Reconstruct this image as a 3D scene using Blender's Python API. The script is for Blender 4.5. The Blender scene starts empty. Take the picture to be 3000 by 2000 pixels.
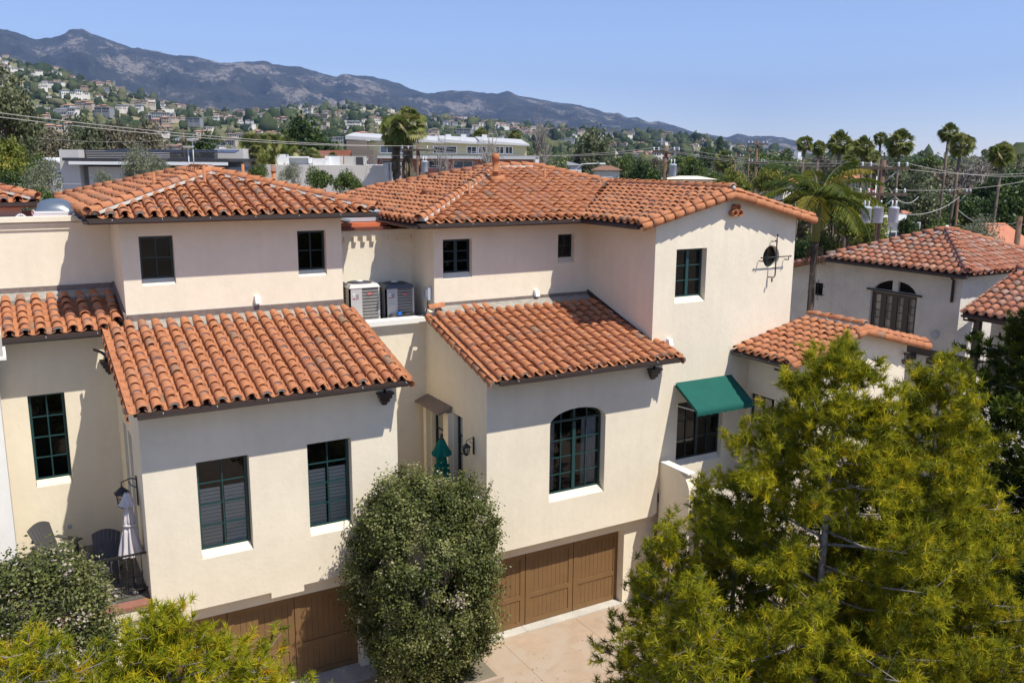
import bpy, bmesh, math, random
import numpy as np
from mathutils import Vector, Matrix
random.seed(11)
rng = np.random.default_rng(11)
R = math.radians
scene = bpy.context.scene
C = scene.collection
# ------------------------------------------------------------------ camera, world, sun, exposure
CAM_H = 13.0
PITCH, ROLL, YAW, FPX = R(11.5), R(0.38), R(30.1), 31.6/36*3000
def _basis():
    cp, sp, cr, sr, cy, sy = math.cos(PITCH), math.sin(PITCH), math.cos(ROLL), math.sin(ROLL), math.cos(YAW), math.sin(YAW)
    M = []
    for x, y, z in ((1,0,0),(0,1,0),(0,0,1)):
        X1 = x*cy-y*sy; Y1 = x*sy+y*cy
        u = X1; w = Y1*cp-z*sp; v = -(z*cp+Y1*sp)
        M.append((u*cr-v*sr, u*sr+v*cr, w))
    return np.array(M).T
MB_ = _basis()
cam = bpy.data.cameras.new('camera'); cam.lens = 31.6; cam.sensor_width = 36; cam.clip_start = .1; cam.clip_end = 60000
co = bpy.data.objects.new('camera', cam); C.objects.link(co)
rt, dn, fw = [Vector(MB_[i]) for i in range(3)]
m = Matrix((rt, -dn, -fw)).transposed().to_4x4(); m.translation = (0,0,CAM_H)
co.matrix_world = m
scene.camera = co
scene.view_settings.view_transform = 'Standard'; scene.view_settings.look = 'None'
scene.view_settings.gamma = 1; scene.view_settings.use_curve_mapping = False
scene.view_settings.exposure = .52
SUN_D = Vector((.37,-.8,1.42)).normalized()
world = bpy.data.worlds.new('World'); scene.world = world; world.use_nodes = True
wn = world.node_tree; wn.nodes.clear()
sky = wn.nodes.new('ShaderNodeTexSky'); sky.sky_type = 'NISHITA'; sky.sun_disc = False
sky.sun_elevation = math.asin(SUN_D.z); sky.sun_rotation = math.atan2(SUN_D.x, SUN_D.y)
sky.altitude = 50; sky.air_density = .8; sky.dust_density = 0.0; sky.ozone_density = 4.0
bg = wn.nodes.new('ShaderNodeBackground'); bg.inputs[1].default_value = .124
wo = wn.nodes.new('ShaderNodeOutputWorld')
sk = wn.nodes.new('ShaderNodeVectorMath'); sk.operation = 'MULTIPLY'; sk.inputs[1].default_value = (1.12,1.0,1.04); wn.links.new(sky.outputs[0], sk.inputs[0]); wn.links.new(sk.outputs[0], bg.inputs[0]); wn.links.new(bg.outputs[0], wo.inputs[0])
sl = bpy.data.lights.new('sun', 'SUN'); sl.energy = 4.0; sl.angle = R(.53); sl.color = (1,.955,.88)
so = bpy.data.objects.new('sun', sl); C.objects.link(so)
so.rotation_euler = SUN_D.to_track_quat('Z','Y').to_euler(); so.location = SUN_D*60
scene.cycles.use_denoising = True
scene.cycles.max_bounces = 8; scene.cycles.diffuse_bounces = 6; scene.cycles.transparent_max_bounces = 12
scene.cycles.volume_bounces = 0
def at(u, v, w):
    """world point seen at photo pixel (u,v) of 2352x1568, w metres ahead"""
    d = MB_.T @ np.array([(u*3000/2352-1500)/FPX, (v*3000/2352-1000)/FPX, 1.])
    d = d*w; return Vector((d[0], d[1], d[2]+CAM_H))
def zone(x, y):
    """words for the part of the view a far place lies in"""
    d = MB_ @ np.array([x, y, -CAM_H]); u = (1500+FPX*d[0]/d[2])*2352/3000
    for lim, w in ((130,'at the far left edge'),(330,'above the modern grey house'),(540,'above the solar panels'),(760,'over the long pale building'),(960,'around the tall fan palms'),(1220,'over the apartment block'),(1450,'right of the apartment block'),(1650,'near the single drum pole'),(1840,'left of the skyline palms'),(2080,'under the skyline palms'),(2240,'right of the flagpole')):
        if u < lim: return w
    return 'at the far right edge'
# ------------------------------------------------------------------ materials
def mat(name, col, rough=.85, spec=.3, metal=0, noise=None, bump=None, streak=0):
    m = bpy.data.materials.new(name); m.use_nodes = True
    nt = m.node_tree; b = nt.nodes['Principled BSDF']
    b.inputs['Base Color'].default_value = (*col,1); b.inputs['Roughness'].default_value = rough
    b.inputs['Specular IOR Level'].default_value = spec; b.inputs['Metallic'].default_value = metal
    src = None
    tc = nt.nodes.new('ShaderNodeTexCoord')
    if noise:
        # noise = list of (scale, amount, detail)
        cur = None
        for sc, am, de in noise:
            n = nt.nodes.new('ShaderNodeTexNoise'); n.inputs['Scale'].default_value = sc; n.inputs['Detail'].default_value = de
            nt.links.new(tc.outputs['Object'], n.inputs['Vector'])
            mr = nt.nodes.new('ShaderNodeMapRange'); mr.inputs['From Min'].default_value = .3; mr.inputs['From Max'].default_value = .7
            mr.inputs['To Min'].default_value = 1-am; mr.inputs['To Max'].default_value = 1+am
            nt.links.new(n.outputs['Fac'], mr.inputs['Value'])
            if cur is None: cur = mr.outputs[0]
            else:
                mm = nt.nodes.new('ShaderNodeMath'); mm.operation = 'MULTIPLY'
                nt.links.new(cur, mm.inputs[0]); nt.links.new(mr.outputs[0], mm.inputs[1]); cur = mm.outputs[0]
        if streak:
            mp = nt.nodes.new('ShaderNodeMapping'); mp.inputs['Scale'].default_value = (3.2,3.2,.3); nt.links.new(tc.outputs['Object'], mp.inputs[0])
            n = nt.nodes.new('ShaderNodeTexNoise'); n.inputs['Scale'].default_value = 1; n.inputs['Detail'].default_value = 5; nt.links.new(mp.outputs[0], n.inputs['Vector'])
            mr = nt.nodes.new('ShaderNodeMapRange'); mr.inputs['From Min'].default_value = .45; mr.inputs['From Max'].default_value = .75; mr.inputs['To Min'].default_value = 1.0; mr.inputs['To Max'].default_value = 1-streak*2
            nt.links.new(n.outputs['Fac'], mr.inputs['Value']); mm = nt.nodes.new('ShaderNodeMath'); mm.operation = 'MULTIPLY'; nt.links.new(cur, mm.inputs[0]); nt.links.new(mr.outputs[0], mm.inputs[1]); cur = mm.outputs[0]
        vm = nt.nodes.new('ShaderNodeVectorMath'); vm.operation = 'SCALE'
        vm.inputs[0].default_value = col; nt.links.new(cur, vm.inputs['Scale']); src = vm.outputs[0]
        nt.links.new(src, b.inputs['Base Color'])
    if bump:
        n = nt.nodes.new('ShaderNodeTexNoise'); n.inputs['Scale'].default_value = bump[0]; n.inputs['Detail'].default_value = 4
        nt.links.new(tc.outputs['Object'], n.inputs['Vector'])
        bp = nt.nodes.new('ShaderNodeBump'); bp.inputs['Strength'].default_value = bump[1]; bp.inputs['Distance'].default_value = bump[2]
        nt.links.new(n.outputs['Fac'], bp.inputs['Height']); nt.links.new(bp.outputs[0], b.inputs['Normal'])
    return m
def rnd_socket(nt):
    """per object random + per face attribute 'rnd'"""
    oi = nt.nodes.new('ShaderNodeObjectInfo'); a = nt.nodes.new('ShaderNodeAttribute'); a.attribute_name = 'rnd'
    ad = nt.nodes.new('ShaderNodeMath'); ad.operation = 'ADD'; fr = nt.nodes.new('ShaderNodeMath'); fr.operation = 'FRACT'
    nt.links.new(oi.outputs['Random'], ad.inputs[0]); nt.links.new(a.outputs['Fac'], ad.inputs[1]); nt.links.new(ad.outputs[0], fr.inputs[0])
    return fr.outputs[0], oi
def ramp(nt, fac, stops, mode='LINEAR'):
    r = nt.nodes.new('ShaderNodeValToRGB'); r.color_ramp.interpolation = mode
    els = r.color_ramp.elements
    while len(els) > 1: els.remove(els[-1])
    els[0].position = stops[0][0]; els[0].color = (*stops[0][1],1)
    for p, c in stops[1:]:
        e = els.new(p); e.color = (*c,1)
    nt.links.new(fac, r.inputs[0]); return r.outputs[0]
def tile_mat(name, stops):
    m = mat(name, (.5,.2,.1), .8, .25)
    nt = m.node_tree; b = nt.nodes['Principled BSDF']
    f, oi = rnd_socket(nt)
    c = ramp(nt, f, stops)
    tc = nt.nodes.new('ShaderNodeTexCoord')
    gm = nt.nodes.new('ShaderNodeNewGeometry')
    n = nt.nodes.new('ShaderNodeTexNoise'); n.inputs['Scale'].default_value = 7; n.inputs['Detail'].default_value = 6; n.inputs['Roughness'].default_value = .65
    nt.links.new(gm.outputs['Position'], n.inputs['Vector'])
    v = ramp(nt, n.outputs['Fac'], [(.3,(.72,.72,.74)),(.5,(1,1,1)),(.72,(1.12,1.14,1.16))])
    mx = nt.nodes.new('ShaderNodeMix'); mx.data_type = 'RGBA'; mx.blend_type = 'MULTIPLY'; mx.inputs[0].default_value = 1
    nt.links.new(c, mx.inputs[6]); nt.links.new(v, mx.inputs[7])
    # lichen and soot stains
    n2 = nt.nodes.new('ShaderNodeTexNoise'); n2.inputs['Scale'].default_value = 1.3; n2.inputs['Detail'].default_value = 3
    n3 = nt.nodes.new('ShaderNodeTexNoise'); n3.inputs['Scale'].default_value = 38; n3.inputs['Detail'].default_value = 3
    nt.links.new(gm.outputs['Position'], n2.inputs['Vector']); nt.links.new(gm.outputs['Position'], n3.inputs['Vector'])
    pr = nt.nodes.new('ShaderNodeMath'); pr.operation = 'MULTIPLY'
    nt.links.new(n2.outputs['Fac'], pr.inputs[0]); nt.links.new(n3.outputs['Fac'], pr.inputs[1])
    st = ramp(nt, pr.outputs[0], [(.345,(0,0,0)),(.42,(1,1,1))])
    sv = nt.nodes.new('ShaderNodeMath'); sv.operation = 'MULTIPLY'; sv.inputs[1].default_value = .55
    nt.links.new(st, sv.inputs[0])
    mx2 = nt.nodes.new('ShaderNodeMix'); mx2.data_type = 'RGBA'; nt.links.new(sv.outputs[0], mx2.inputs[0])
    nt.links.new(mx.outputs[2], mx2.inputs[6]); mx2.inputs[7].default_value = (.17,.145,.10,1)
    nt.links.new(mx2.outputs[2], b.inputs['Base Color'])
    bp = nt.nodes.new('ShaderNodeBump'); bp.inputs['Strength'].default_value = .35; bp.inputs['Distance'].default_value = .006
    nt.links.new(n3.outputs['Fac'], bp.inputs['Height']); nt.links.new(bp.outputs[0], b.inputs['Normal'])
    return m
TS = [(0,(0.497,0.206,0.091)),(.12,(0.445,0.176,0.077)),(.25,(0.477,0.194,0.087)),(.4,(0.435,0.176,0.079)),(.55,(0.488,0.208,0.096)),(.68,(0.414,0.164,0.077)),(.8,(0.488,0.197,0.084)),(.88,(0.383,0.148,0.073)),(.915,(0.445,0.178,0.079)),(.94,(0.435,0.208,0.118)),(.958,(0.331,0.173,0.099)),(.972,(0.299,0.178,0.104)),(.985,(0.435,0.155,0.077)),(1,(0.466,0.185,0.081))]
M_TILE = tile_mat('roof_clay', TS)
TS2 = [(0,(0.464,0.206,0.118)),(.15,(0.374,0.137,0.076)),(.3,(0.464,0.244,0.152)),(.45,(0.337,0.122,0.068)),(.6,(0.449,0.183,0.099)),(.75,(0.389,0.244,0.183)),(.85,(0.419,0.144,0.076)),(.93,(0.270,0.183,0.137)),(1,(0.433,0.183,0.099))]
M_TILE_OLD = tile_mat('roof_clay_weathered', TS2)
M_FILLET = mat('grey_mortar_fillet', (.33,.30,.25), .95, noise=[(6,.2,4)])
M_MORTAR = mat('lime_mortar', (.47,.43,.37), .95, noise=[(6,.12,4)])
M_STUCCO = mat('cream_stucco', (.83,.735,.56), .92, .15, noise=[(.55,.05,4),(5,.022,5)], bump=(9,.25,.02), streak=.022)
M_STUCCO2 = mat('grey_white_stucco', (.72,.665,.58), .95, .15, noise=[(1.2,.10,5),(12,.05,4)], bump=(26,.8,.03))
M_WHITE = mat('white_plaster', (.84,.80,.70), .9, .15, noise=[(4,.03,4)])
M_DARKMETAL = mat('dark_brown_metal', (.045,.032,.028), .38, .6)
M_IRON = mat('black_wrought_iron', (.02,.019,.018), .45, .5)
M_SOFFIT = mat('dark_eave_wood', (.07,.045,.032), .8)
M_GREEN = mat('dark_green_paint', (.016,.058,.056), .38, .5)
M_GREENDK = mat('blue_black_paint', (.008,.022,.026), .4, .5)
M_DOOR = mat('brown_door_paint', (.20,.112,.045), .6, .35, noise=[(3,.07,4)])
M_GROOVE = mat('door_groove', (.055,.026,.012), .8)
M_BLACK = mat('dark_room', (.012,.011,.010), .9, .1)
M_BLIND = mat('pale_blind', (.88,.88,.74), .7)
M_CURTAIN = mat('sheer_curtain', (.62,.61,.58), .9)
M_LEAD = mat('grey_flashing', (.20,.155,.13), .6, .4, noise=[(8,.2,4)])
M_CONC = mat('pale_concrete', (.52,.49,.42), .9, noise=[(2,.12,5),(14,.06,4)])
M_REDDECK = mat('red_roof_membrane', (.60,.16,.065), .75, noise=[(1.5,.1,3)])
M_COPING = mat('red_brown_coping', (.16,.055,.035), .5)
M_CANVAS = mat('green_awning_canvas', (.012,.098,.075), .8, .2, noise=[(3,.06,3)])
M_TEAL = mat('teal_umbrella_cloth', (.006,.135,.105), .85, .15, noise=[(5,.1,3)])
M_CLOTH = mat('pale_umbrella_cloth', (.62,.57,.55), .9, .1, noise=[(6,.05,3)])
M_GREYPLAS = mat('grey_chair_plastic', (.07,.066,.066), .6, .35)
M_ACL = mat('beige_grey_metal', (.50,.475,.43), .5, .4)
M_ACD = mat('dark_grille', (.05,.05,.052), .55, .4)
M_ACFIN = mat('condenser_fins', (.12,.115,.105), .6, .4)
M_REDLAB = mat('red_badge', (.55,.02,.03), .4)
M_LABWHITE = mat('white_label', (.8,.8,.78), .5)
M_BLUE = mat('blue_cap', (.02,.15,.55), .4)
M_SLATE = mat('slate_floor', (.12,.11,.09), .55, .5, noise=[(2.5,.35,5)])
M_BRICKRED = mat('red_brick_edge', (.30,.13,.09), .8, noise=[(5,.1,3)])
M_ALU = mat('white_aluminium', (.72,.72,.70), .35, .5)
M_DOME = mat('smoky_acrylic', (.10,.13,.17), .18, .6)
M_WOODPOLE = mat('weathered_pole_wood', (.16,.095,.06), .9, noise=[(3,.25,5)])
M_GALV = mat('galvanised_grey', (.42,.45,.48), .5, .5)
M_WIRE = mat('grey_wire', (.50,.46,.41), .6)
def glass_mat(name='window_glass', tint=.82):
    m = bpy.data.materials.new(name); m.use_nodes = True; nt = m.node_tree; nt.nodes.clear()
    o = nt.nodes.new('ShaderNodeOutputMaterial'); mx = nt.nodes.new('ShaderNodeMixShader')
    tr = nt.nodes.new('ShaderNodeBsdfTransparent'); tr.inputs[0].default_value = (tint,tint,tint,1)
    gl = nt.nodes.new('ShaderNodeBsdfGlossy'); gl.inputs['Roughness'].default_value = .02
    fr = nt.nodes.new('ShaderNodeFresnel'); fr.inputs[0].default_value = 1.5
    nt.links.new(fr.outputs[0], mx.inputs[0]); nt.links.new(tr.outputs[0], mx.inputs[1]); nt.links.new(gl.outputs[0], mx.inputs[2]); nt.links.new(mx.outputs[0], o.inputs[0])
    return m
M_GLASS = glass_mat()
# ------------------------------------------------------------------ mesh helpers
ROOTLOC = {}
class MB:
    """collects verts/faces with material slots"""
    def __init__(s): s.v = []; s.f = []; s.m = []; s.mats = []; s.sm = []
    def mi(s, mt):
        if mt not in s.mats: s.mats.append(mt)
        return s.mats.index(mt)
    def add(s, vs, fs, mt, smooth=False):
        k = len(s.v); s.v.extend([tuple(map(float,p)) for p in vs]); i = s.mi(mt)
        for f in fs: s.f.append(tuple(k+j for j in f)); s.m.append(i); s.sm.append(smooth)
    def box(s, x0,x1,y0,y1,z0,z1, mt):
        vs = [(x0,y0,z0),(x1,y0,z0),(x1,y1,z0),(x0,y1,z0),(x0,y0,z1),(x1,y0,z1),(x1,y1,z1),(x0,y1,z1)]
        s.add(vs, [(0,3,2,1),(4,5,6,7),(0,1,5,4),(1,2,6,5),(2,3,7,6),(3,0,4,7)], mt)
    def fbox(s, F, a0,a1,b0,b1,c0,c1, mt):
        """box in frame F=(O,e,n): a along e, b along n (outward), c up"""
        O,e,n = F; vs = []
        for a,b,c in ((a0,b0,c0),(a1,b0,c0),(a1,b1,c0),(a0,b1,c0),(a0,b0,c1),(a1,b0,c1),(a1,b1,c1),(a0,b1,c1)):
            vs.append(O+e*a+n*b+Vector((0,0,c)))
        s.add(vs, [(0,3,2,1),(4,5,6,7),(0,1,5,4),(1,2,6,5),(2,3,7,6),(3,0,4,7)], mt)
    def hexa(s, P, mt):
        s.add(P, [(0,3,2,1),(4,5,6,7),(0,1,5,4),(1,2,6,5),(2,3,7,6),(3,0,4,7)], mt)
    def tube(s, pts, rad, mt, seg=8, cap=True, smooth=True):
        pts = [Vector(p) for p in pts]
        if not hasattr(rad,'__len__'): rad = [rad]*len(pts)
        rings = []
        t0 = None
        for i,p in enumerate(pts):
            t = (pts[min(i+1,len(pts)-1)]-pts[max(i-1,0)]).normalized()
            if t0 is None:
                a = t.orthogonal().normalized()
            else:
                a = (a-t*a.dot(t)); a = a.normalized() if a.length>1e-6 else t.orthogonal().normalized()
            t0 = t; b = t.cross(a)
            rings.append([p+(a*math.cos(2*math.pi*k/seg)+b*math.sin(2*math.pi*k/seg))*rad[i] for k in range(seg)])
        vs = [q for r_ in rings for q in r_]; fs = []
        for i in range(len(pts)-1):
            for k in range(seg):
                k2 = (k+1)%seg; fs.append((i*seg+k, i*seg+k2, (i+1)*seg+k2, (i+1)*seg+k))
        if cap: fs.append(tuple(range(seg))[::-1]); fs.append(tuple((len(pts)-1)*seg+k for k in range(seg)))
        s.add(vs, fs, mt, smooth)
    def lathe(s, c, prof, mt, seg=16, smooth=True, sx=1, sy=1):
        vs = [(c[0]+r*math.cos(2*math.pi*k/seg)*sx, c[1]+r*math.sin(2*math.pi*k/seg)*sy, c[2]+z) for r,z in prof for k in range(seg)]
        fs = [(i*seg+k, i*seg+(k+1)%seg, (i+1)*seg+(k+1)%seg, (i+1)*seg+k) for i in range(len(prof)-1) for k in range(seg)]
        fs.append(tuple(range(seg))[::-1]); fs.append(tuple((len(prof)-1)*seg+k for k in range(seg)))
        s.add(vs, fs, mt, smooth)
    def mesh(s, name):
        me = bpy.data.meshes.new(name); me.from_pydata(s.v, [], s.f)
        for mt in s.mats: me.materials.append(mt)
        me.polygons.foreach_set('material_index', s.m); me.polygons.foreach_set('use_smooth', s.sm)
        me.update(); return me
    def build(s, name, parent=None):
        return put(name, s.mesh(name), parent)
def rooted(o):
    while o.parent: o = o.parent
    return ROOTLOC.get(o, Vector((0,0,0)))
def put(name, me, parent=None, kind=None, label=None):
    o = bpy.data.objects.new(name, me); C.objects.link(o)
    if parent is not None:
        o.parent = parent
        if parent.type == 'EMPTY' and parent in ROOTLOC: o.matrix_parent_inverse = Matrix.Translation(-ROOTLOC[parent])
    if kind: o['kind'] = kind
    if label: o['label'] = label
    return o
def tag(o, label, cat, group=None):
    o['label'] = label; o['category'] = cat
    if group: o['group'] = group
    return o
def thing(name, label, cat, loc=(0,0,0), group=None):
    o = bpy.data.objects.new(name, None); C.objects.link(o); o.location = loc; o.empty_display_size = .5
    ROOTLOC[o] = Vector(loc); return tag(o, label, cat, group)
def copy_tree(root, loc=None, rotz=None, scale=None, label=None, group=None):
    c = root.copy(); C.objects.link(c)
    if loc is not None: c.location = loc
    if rotz is not None: c.rotation_euler = (0,0,rotz)
    if scale is not None: c.scale = scale if hasattr(scale,'__len__') else (scale,)*3
    if label: c['label'] = label
    if group: c['group'] = group
    for ch in root.children:
        d = ch.copy(); C.objects.link(d); d.parent = c
        for g in ch.children:
            h = g.copy(); C.objects.link(h); h.parent = d
    return c
def np_mesh(name, V, Fc, mats, rnd=None, mi=None, smooth=False):
    """V (n,3), Fc (m,k) faces"""
    me = bpy.data.meshes.new(name); V = np.ascontiguousarray(V, np.float32); Fc = np.ascontiguousarray(Fc, np.int32)
    n, k = Fc.shape
    me.vertices.add(len(V)); me.vertices.foreach_set('co', V.ravel())
    me.loops.add(n*k); me.loops.foreach_set('vertex_index', Fc.ravel())
    me.polygons.add(n); me.polygons.foreach_set('loop_start', np.arange(0,n*k,k,dtype=np.int32)); me.polygons.foreach_set('loop_total', np.full(n,k,np.int32))
    for mt in mats: me.materials.append(mt)
    if mi is not None: me.polygons.foreach_set('material_index', np.ascontiguousarray(mi,np.int32))
    if smooth: me.polygons.foreach_set('use_smooth', np.ones(n,bool))
    me.update(calc_edges=True)
    if rnd is not None:
        a = me.attributes.new('rnd','FLOAT','FACE'); a.data.foreach_set('value', np.ascontiguousarray(rnd,np.float32))
    return me
X_, Y_, Z_ = Vector((1,0,0)), Vector((0,1,0)), Vector((0,0,1))
def frame(O, e, n): return (Vector(O), Vector(e), Vector(n))
def wall(name, parent, F, poly, holes=(), mt=None, depth=.2, label=None, th=.16):
    """stucco wall face with openings; reveals run inward; poly/holes in (a,z)"""
    mt = mt or M_STUCCO
    O,e,n = F; bm = bmesh.new()
    def loop(pts):
        vs = [bm.verts.new(O+e*a+Z_*z) for a,z in pts]
        return [bm.edges.new((vs[i],vs[(i+1)%len(vs)])) for i in range(len(vs))]
    ed = loop(poly)
    for h in holes: ed += loop(h)
    bmesh.ops.triangle_fill(bm, use_beauty=True, edges=ed, normal=n)
    for h in holes:
        k = len(h)
        f = [bm.verts.new(O+e*a+Z_*z) for a,z in h]; b = [bm.verts.new(O+e*a+Z_*z-n*depth) for a,z in h]
        for i in range(k): bm.faces.new((f[i],f[(i+1)%k],b[(i+1)%k],b[i]))
    # outer edge returns, so the wall has thickness
    k = len(poly)
    f = [bm.verts.new(O+e*a+Z_*z) for a,z in poly]; b = [bm.verts.new(O+e*a+Z_*z-n*th) for a,z in poly]
    lo,hi = min(p[0] for p in poly), max(p[0] for p in poly)
    for i in range(k):
        a0,a1 = poly[i][0], poly[(i+1)%k][0]
        if abs(a0-a1) < 1e-4 and (abs(a0-lo) < 1e-3 or abs(a0-hi) < 1e-3): continue
        bm.faces.new((f[i],f[(i+1)%k],b[(i+1)%k],b[i]))
    me = bpy.data.meshes.new(name); bm.to_mesh(me); bm.free(); me.materials.append(mt)
    o = put(name, me, parent)
    if label: o['label'] = label
    return o
def rect(a0,a1,z0,z1): return [(a0,z0),(a1,z0),(a1,z1),(a0,z1)]
def arch(a0,a1,z0,zs,rise,k=12):
    c = (a0+a1)/2; w = (a1-a0)/2
    pts = [(a0,z0),(a1,z0),(a1,zs)]
    pts += [(c+w*math.cos(math.pi*i/k), zs+rise*math.sin(math.pi*i/k)) for i in range(1,k)]
    return pts+[(a0,zs)]
def window(parent, F, a0,a1,z0,z1, cols=2, rows=4, depth=.2, fr=.055, mt=None, mun=.028, casement=False, blind=None, sill=True, archrise=0, room=True, sillmat=None, xsplit=None, name='window', glass=None):
    mt = mt or M_GREEN; O,e,n = F; glass = glass or M_GLASS
    b = MB(); d0, d1 = -depth, -depth+.05
    zt = z1
    b.fbox(F, a0,a0+fr,d0,d1,z0,zt,mt); b.fbox(F, a1-fr,a1,d0,d1,z0,zt,mt)
    b.fbox(F, a0+fr,a1-fr,d0,d1,z0,z0+fr,mt)
    if not archrise: b.fbox(F, a0+fr,a1-fr,d0,d1,zt-fr,zt,mt)
    else:
        k = 14; c=(a0+a1)/2; w=(a1-a0)/2
        for i in range(k):
            t0,t1 = math.pi*i/k, math.pi*(i+1)/k; P=[]
            for dd in (d0,d1):
                P += [O+e*(c+(w-fr)*math.cos(t0))+n*dd+Z_*(zt+(archrise-fr)*math.sin(t0)), O+e*(c+w*math.cos(t0))+n*dd+Z_*(zt+archrise*math.sin(t0)), O+e*(c+w*math.cos(t1))+n*dd+Z_*(zt+archrise*math.sin(t1)), O+e*(c+(w-fr)*math.cos(t1))+n*dd+Z_*(zt+(archrise-fr)*math.sin(t1))]
            b.hexa(P, mt)
        b.fbox(F, a0+fr,a1-fr,d0+.004,d1+.01,zt-fr/2,zt+fr/2,mt)
    ia0,ia1,iz0,iz1 = a0+fr,a1-fr,z0+fr,zt-fr
    cw = (ia1-ia0)/cols; rh = (iz1-iz0)/rows
    for i in range(1,cols):
        w = fr*.9 if (casement and i*2==cols) else mun/2
        b.fbox(F, ia0+cw*i-w, ia0+cw*i+w, d0+.003,d1+(.012 if w>mun else -.006), iz0,iz1,mt)
    for j in range(1,rows):
        b.fbox(F, ia0,ia1,d0+.006,d1-.009, iz0+rh*j-mun/2, iz0+rh*j+mun/2,mt)
    if archrise:
        for i in range(1,cols):
            w = fr*.6 if (casement and i*2==cols) else mun/2
            c=(a0+a1)/2; x=ia0+cw*i; q=max(0,1-((x-c)/((a1-a0)/2))**2)**.5*archrise-.02
            b.fbox(F, x-w,x+w,d0+.003,d1-.004,zt+fr/2,zt+q,mt)
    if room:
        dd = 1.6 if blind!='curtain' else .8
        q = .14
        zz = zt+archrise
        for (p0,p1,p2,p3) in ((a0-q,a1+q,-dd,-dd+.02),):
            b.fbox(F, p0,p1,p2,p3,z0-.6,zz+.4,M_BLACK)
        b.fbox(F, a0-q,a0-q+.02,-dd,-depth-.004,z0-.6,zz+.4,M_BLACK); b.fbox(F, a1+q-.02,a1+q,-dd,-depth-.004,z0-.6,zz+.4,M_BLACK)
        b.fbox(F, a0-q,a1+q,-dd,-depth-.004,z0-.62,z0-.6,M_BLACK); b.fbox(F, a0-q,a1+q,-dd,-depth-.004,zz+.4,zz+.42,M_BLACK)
    w_ = b.build(name, parent)
    for i in range(cols):
        for j in range(rows):
            g = MB(); aa=ia0+cw*i; z_=iz0+rh*j
            tp = z_+rh
            t = random.uniform(-.004,.004); t2 = random.uniform(-.004,.004)
            vs = [O+e*aa+n*(d0+.02+t)+Z_*z_, O+e*(aa+cw)+n*(d0+.02-t)+Z_*z_, O+e*(aa+cw)+n*(d0+.02-t+t2)+Z_*tp, O+e*aa+n*(d0+.02+t+t2)+Z_*tp]
            g.add(vs, [(0,1,2,3)], glass); g.build('pane', w_)
    if archrise:
        g = MB(); k=12; c=(a0+a1)/2; w=(a1-a0)/2-.02
        pts=[O+e*(c+w*math.cos(math.pi*i/k))+n*(d0+.02)+Z_*(zt+.01+(archrise-.02)*math.sin(math.pi*i/k)) for i in range(k+1)]
        g.add(pts,[tuple(range(k+1))],glass); g.build('pane', w_)
    if blind == 'slats':
        g = MB(); nz = int((zt-z0)*.68/.090)
        for k in range(nz):
            z_ = z0+.08+k*.090
            for (q0,q1) in ((a0+.06,(a0+a1)/2-.045),((a0+a1)/2+.045,a1-.06)):
                P = [O+e*q0+n*(-depth-.05)+Z_*z_, O+e*q1+n*(-depth-.05)+Z_*z_, O+e*q1+n*(-depth-.012)+Z_*(z_-.058), O+e*q0+n*(-depth-.012)+Z_*(z_-.058)]
                g.hexa(P+[p+Z_*.007 for p in P], M_BLIND)
        g.build('blind', w_)
    if blind == 'curtain':
        g = MB(); nn=40; pts=[]
        for i in range(nn+1):
            a = a0+.1+(a1-a0-.2)*i/nn; off = -depth-.15+.03*math.sin(i*1.3)
            pts.append((a,off))
        vs=[O+e*a+n*o_+Z_*(z0+.05) for a,o_ in pts]+[O+e*a+n*o_+Z_*(zt-.03) for a,o_ in pts]
        g.add(vs,[(i,i+1,nn+2+i,nn+1+i) for i in range(nn)],M_CURTAIN,True); g.build('curtain', w_)
    if sill:
        g = MB(); P = [O+e*a0+n*(-depth+.02)+Z_*(z0-.002), O+e*a1+n*(-depth+.02)+Z_*(z0-.002)]
        s0 = -.003
        g.hexa([O+e*(a0+.002)+n*(-depth+.05)+Z_*(z0-.143), O+e*(a1-.002)+n*(-depth+.05)+Z_*(z0-.143), O+e*(a1-.002)+n*s0+Z_*(z0-.143), O+e*(a0+.002)+n*s0+Z_*(z0-.143),
                O+e*(a0+.002)+n*(-depth+.05)+Z_*(z0+.01), O+e*(a1-.002)+n*(-depth+.05)+Z_*(z0+.01), O+e*(a1-.002)+n*s0+Z_*(z0-.14), O+e*(a0+.002)+n*s0+Z_*(z0-.14)], sillmat or M_STUCCO)
        g.build('window_sill', w_)
    return w_
# ------------------------------------------------------------------ clay barrel tiles
TL = .44; EXPO = .345; PITCHX = .325
def tile_geo(r0=.118, r1=.098, L=TL, K=8, lift=.05, flat=.92, th=.017, mortar=False, wob=0.):
    """cover tile in (across, up slope, normal); returns verts, faces, mats"""
    V=[];F=[];Mi=[]
    def arc(r,t,n0,dx=0): return [(r*math.cos(math.pi*(1-i/K))+dx, t, n0+flat*r*math.sin(math.pi*i/K)) for i in range(K+1)]
    rows=[arc(r0,0,lift), arc((r0+r1)/2,L*.5,lift*.55+.004*wob,wob*.006), arc(r1,L,.008)]
    for r_ in rows: V+=r_
    n=K+1
    for j in range(2):
        for i in range(K): F.append((j*n+i,j*n+i+1,(j+1)*n+i+1,(j+1)*n+i)); Mi.append(0)
    b=len(V); V+=arc(r0-th,0,lift); V+=arc(r0-th,.16,lift*.8)
    for i in range(K):
        F.append((i+1,i,b+i,b+i+1)); Mi.append(0)
        F.append((b+i+1,b+i,b+n+i,b+n+i+1)); Mi.append(0)
    if mortar:
        b=len(V); q0=r0-th; V+=arc(q0-.001,.012,lift); V+=arc(q0-.012,.005,lift-.030+.004*wob)
        for i in range(1,K-1): F.append((b+i,b+i+1,b+n+i+1,b+n+i)); Mi.append(1)
    return V,F,Mi
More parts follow.
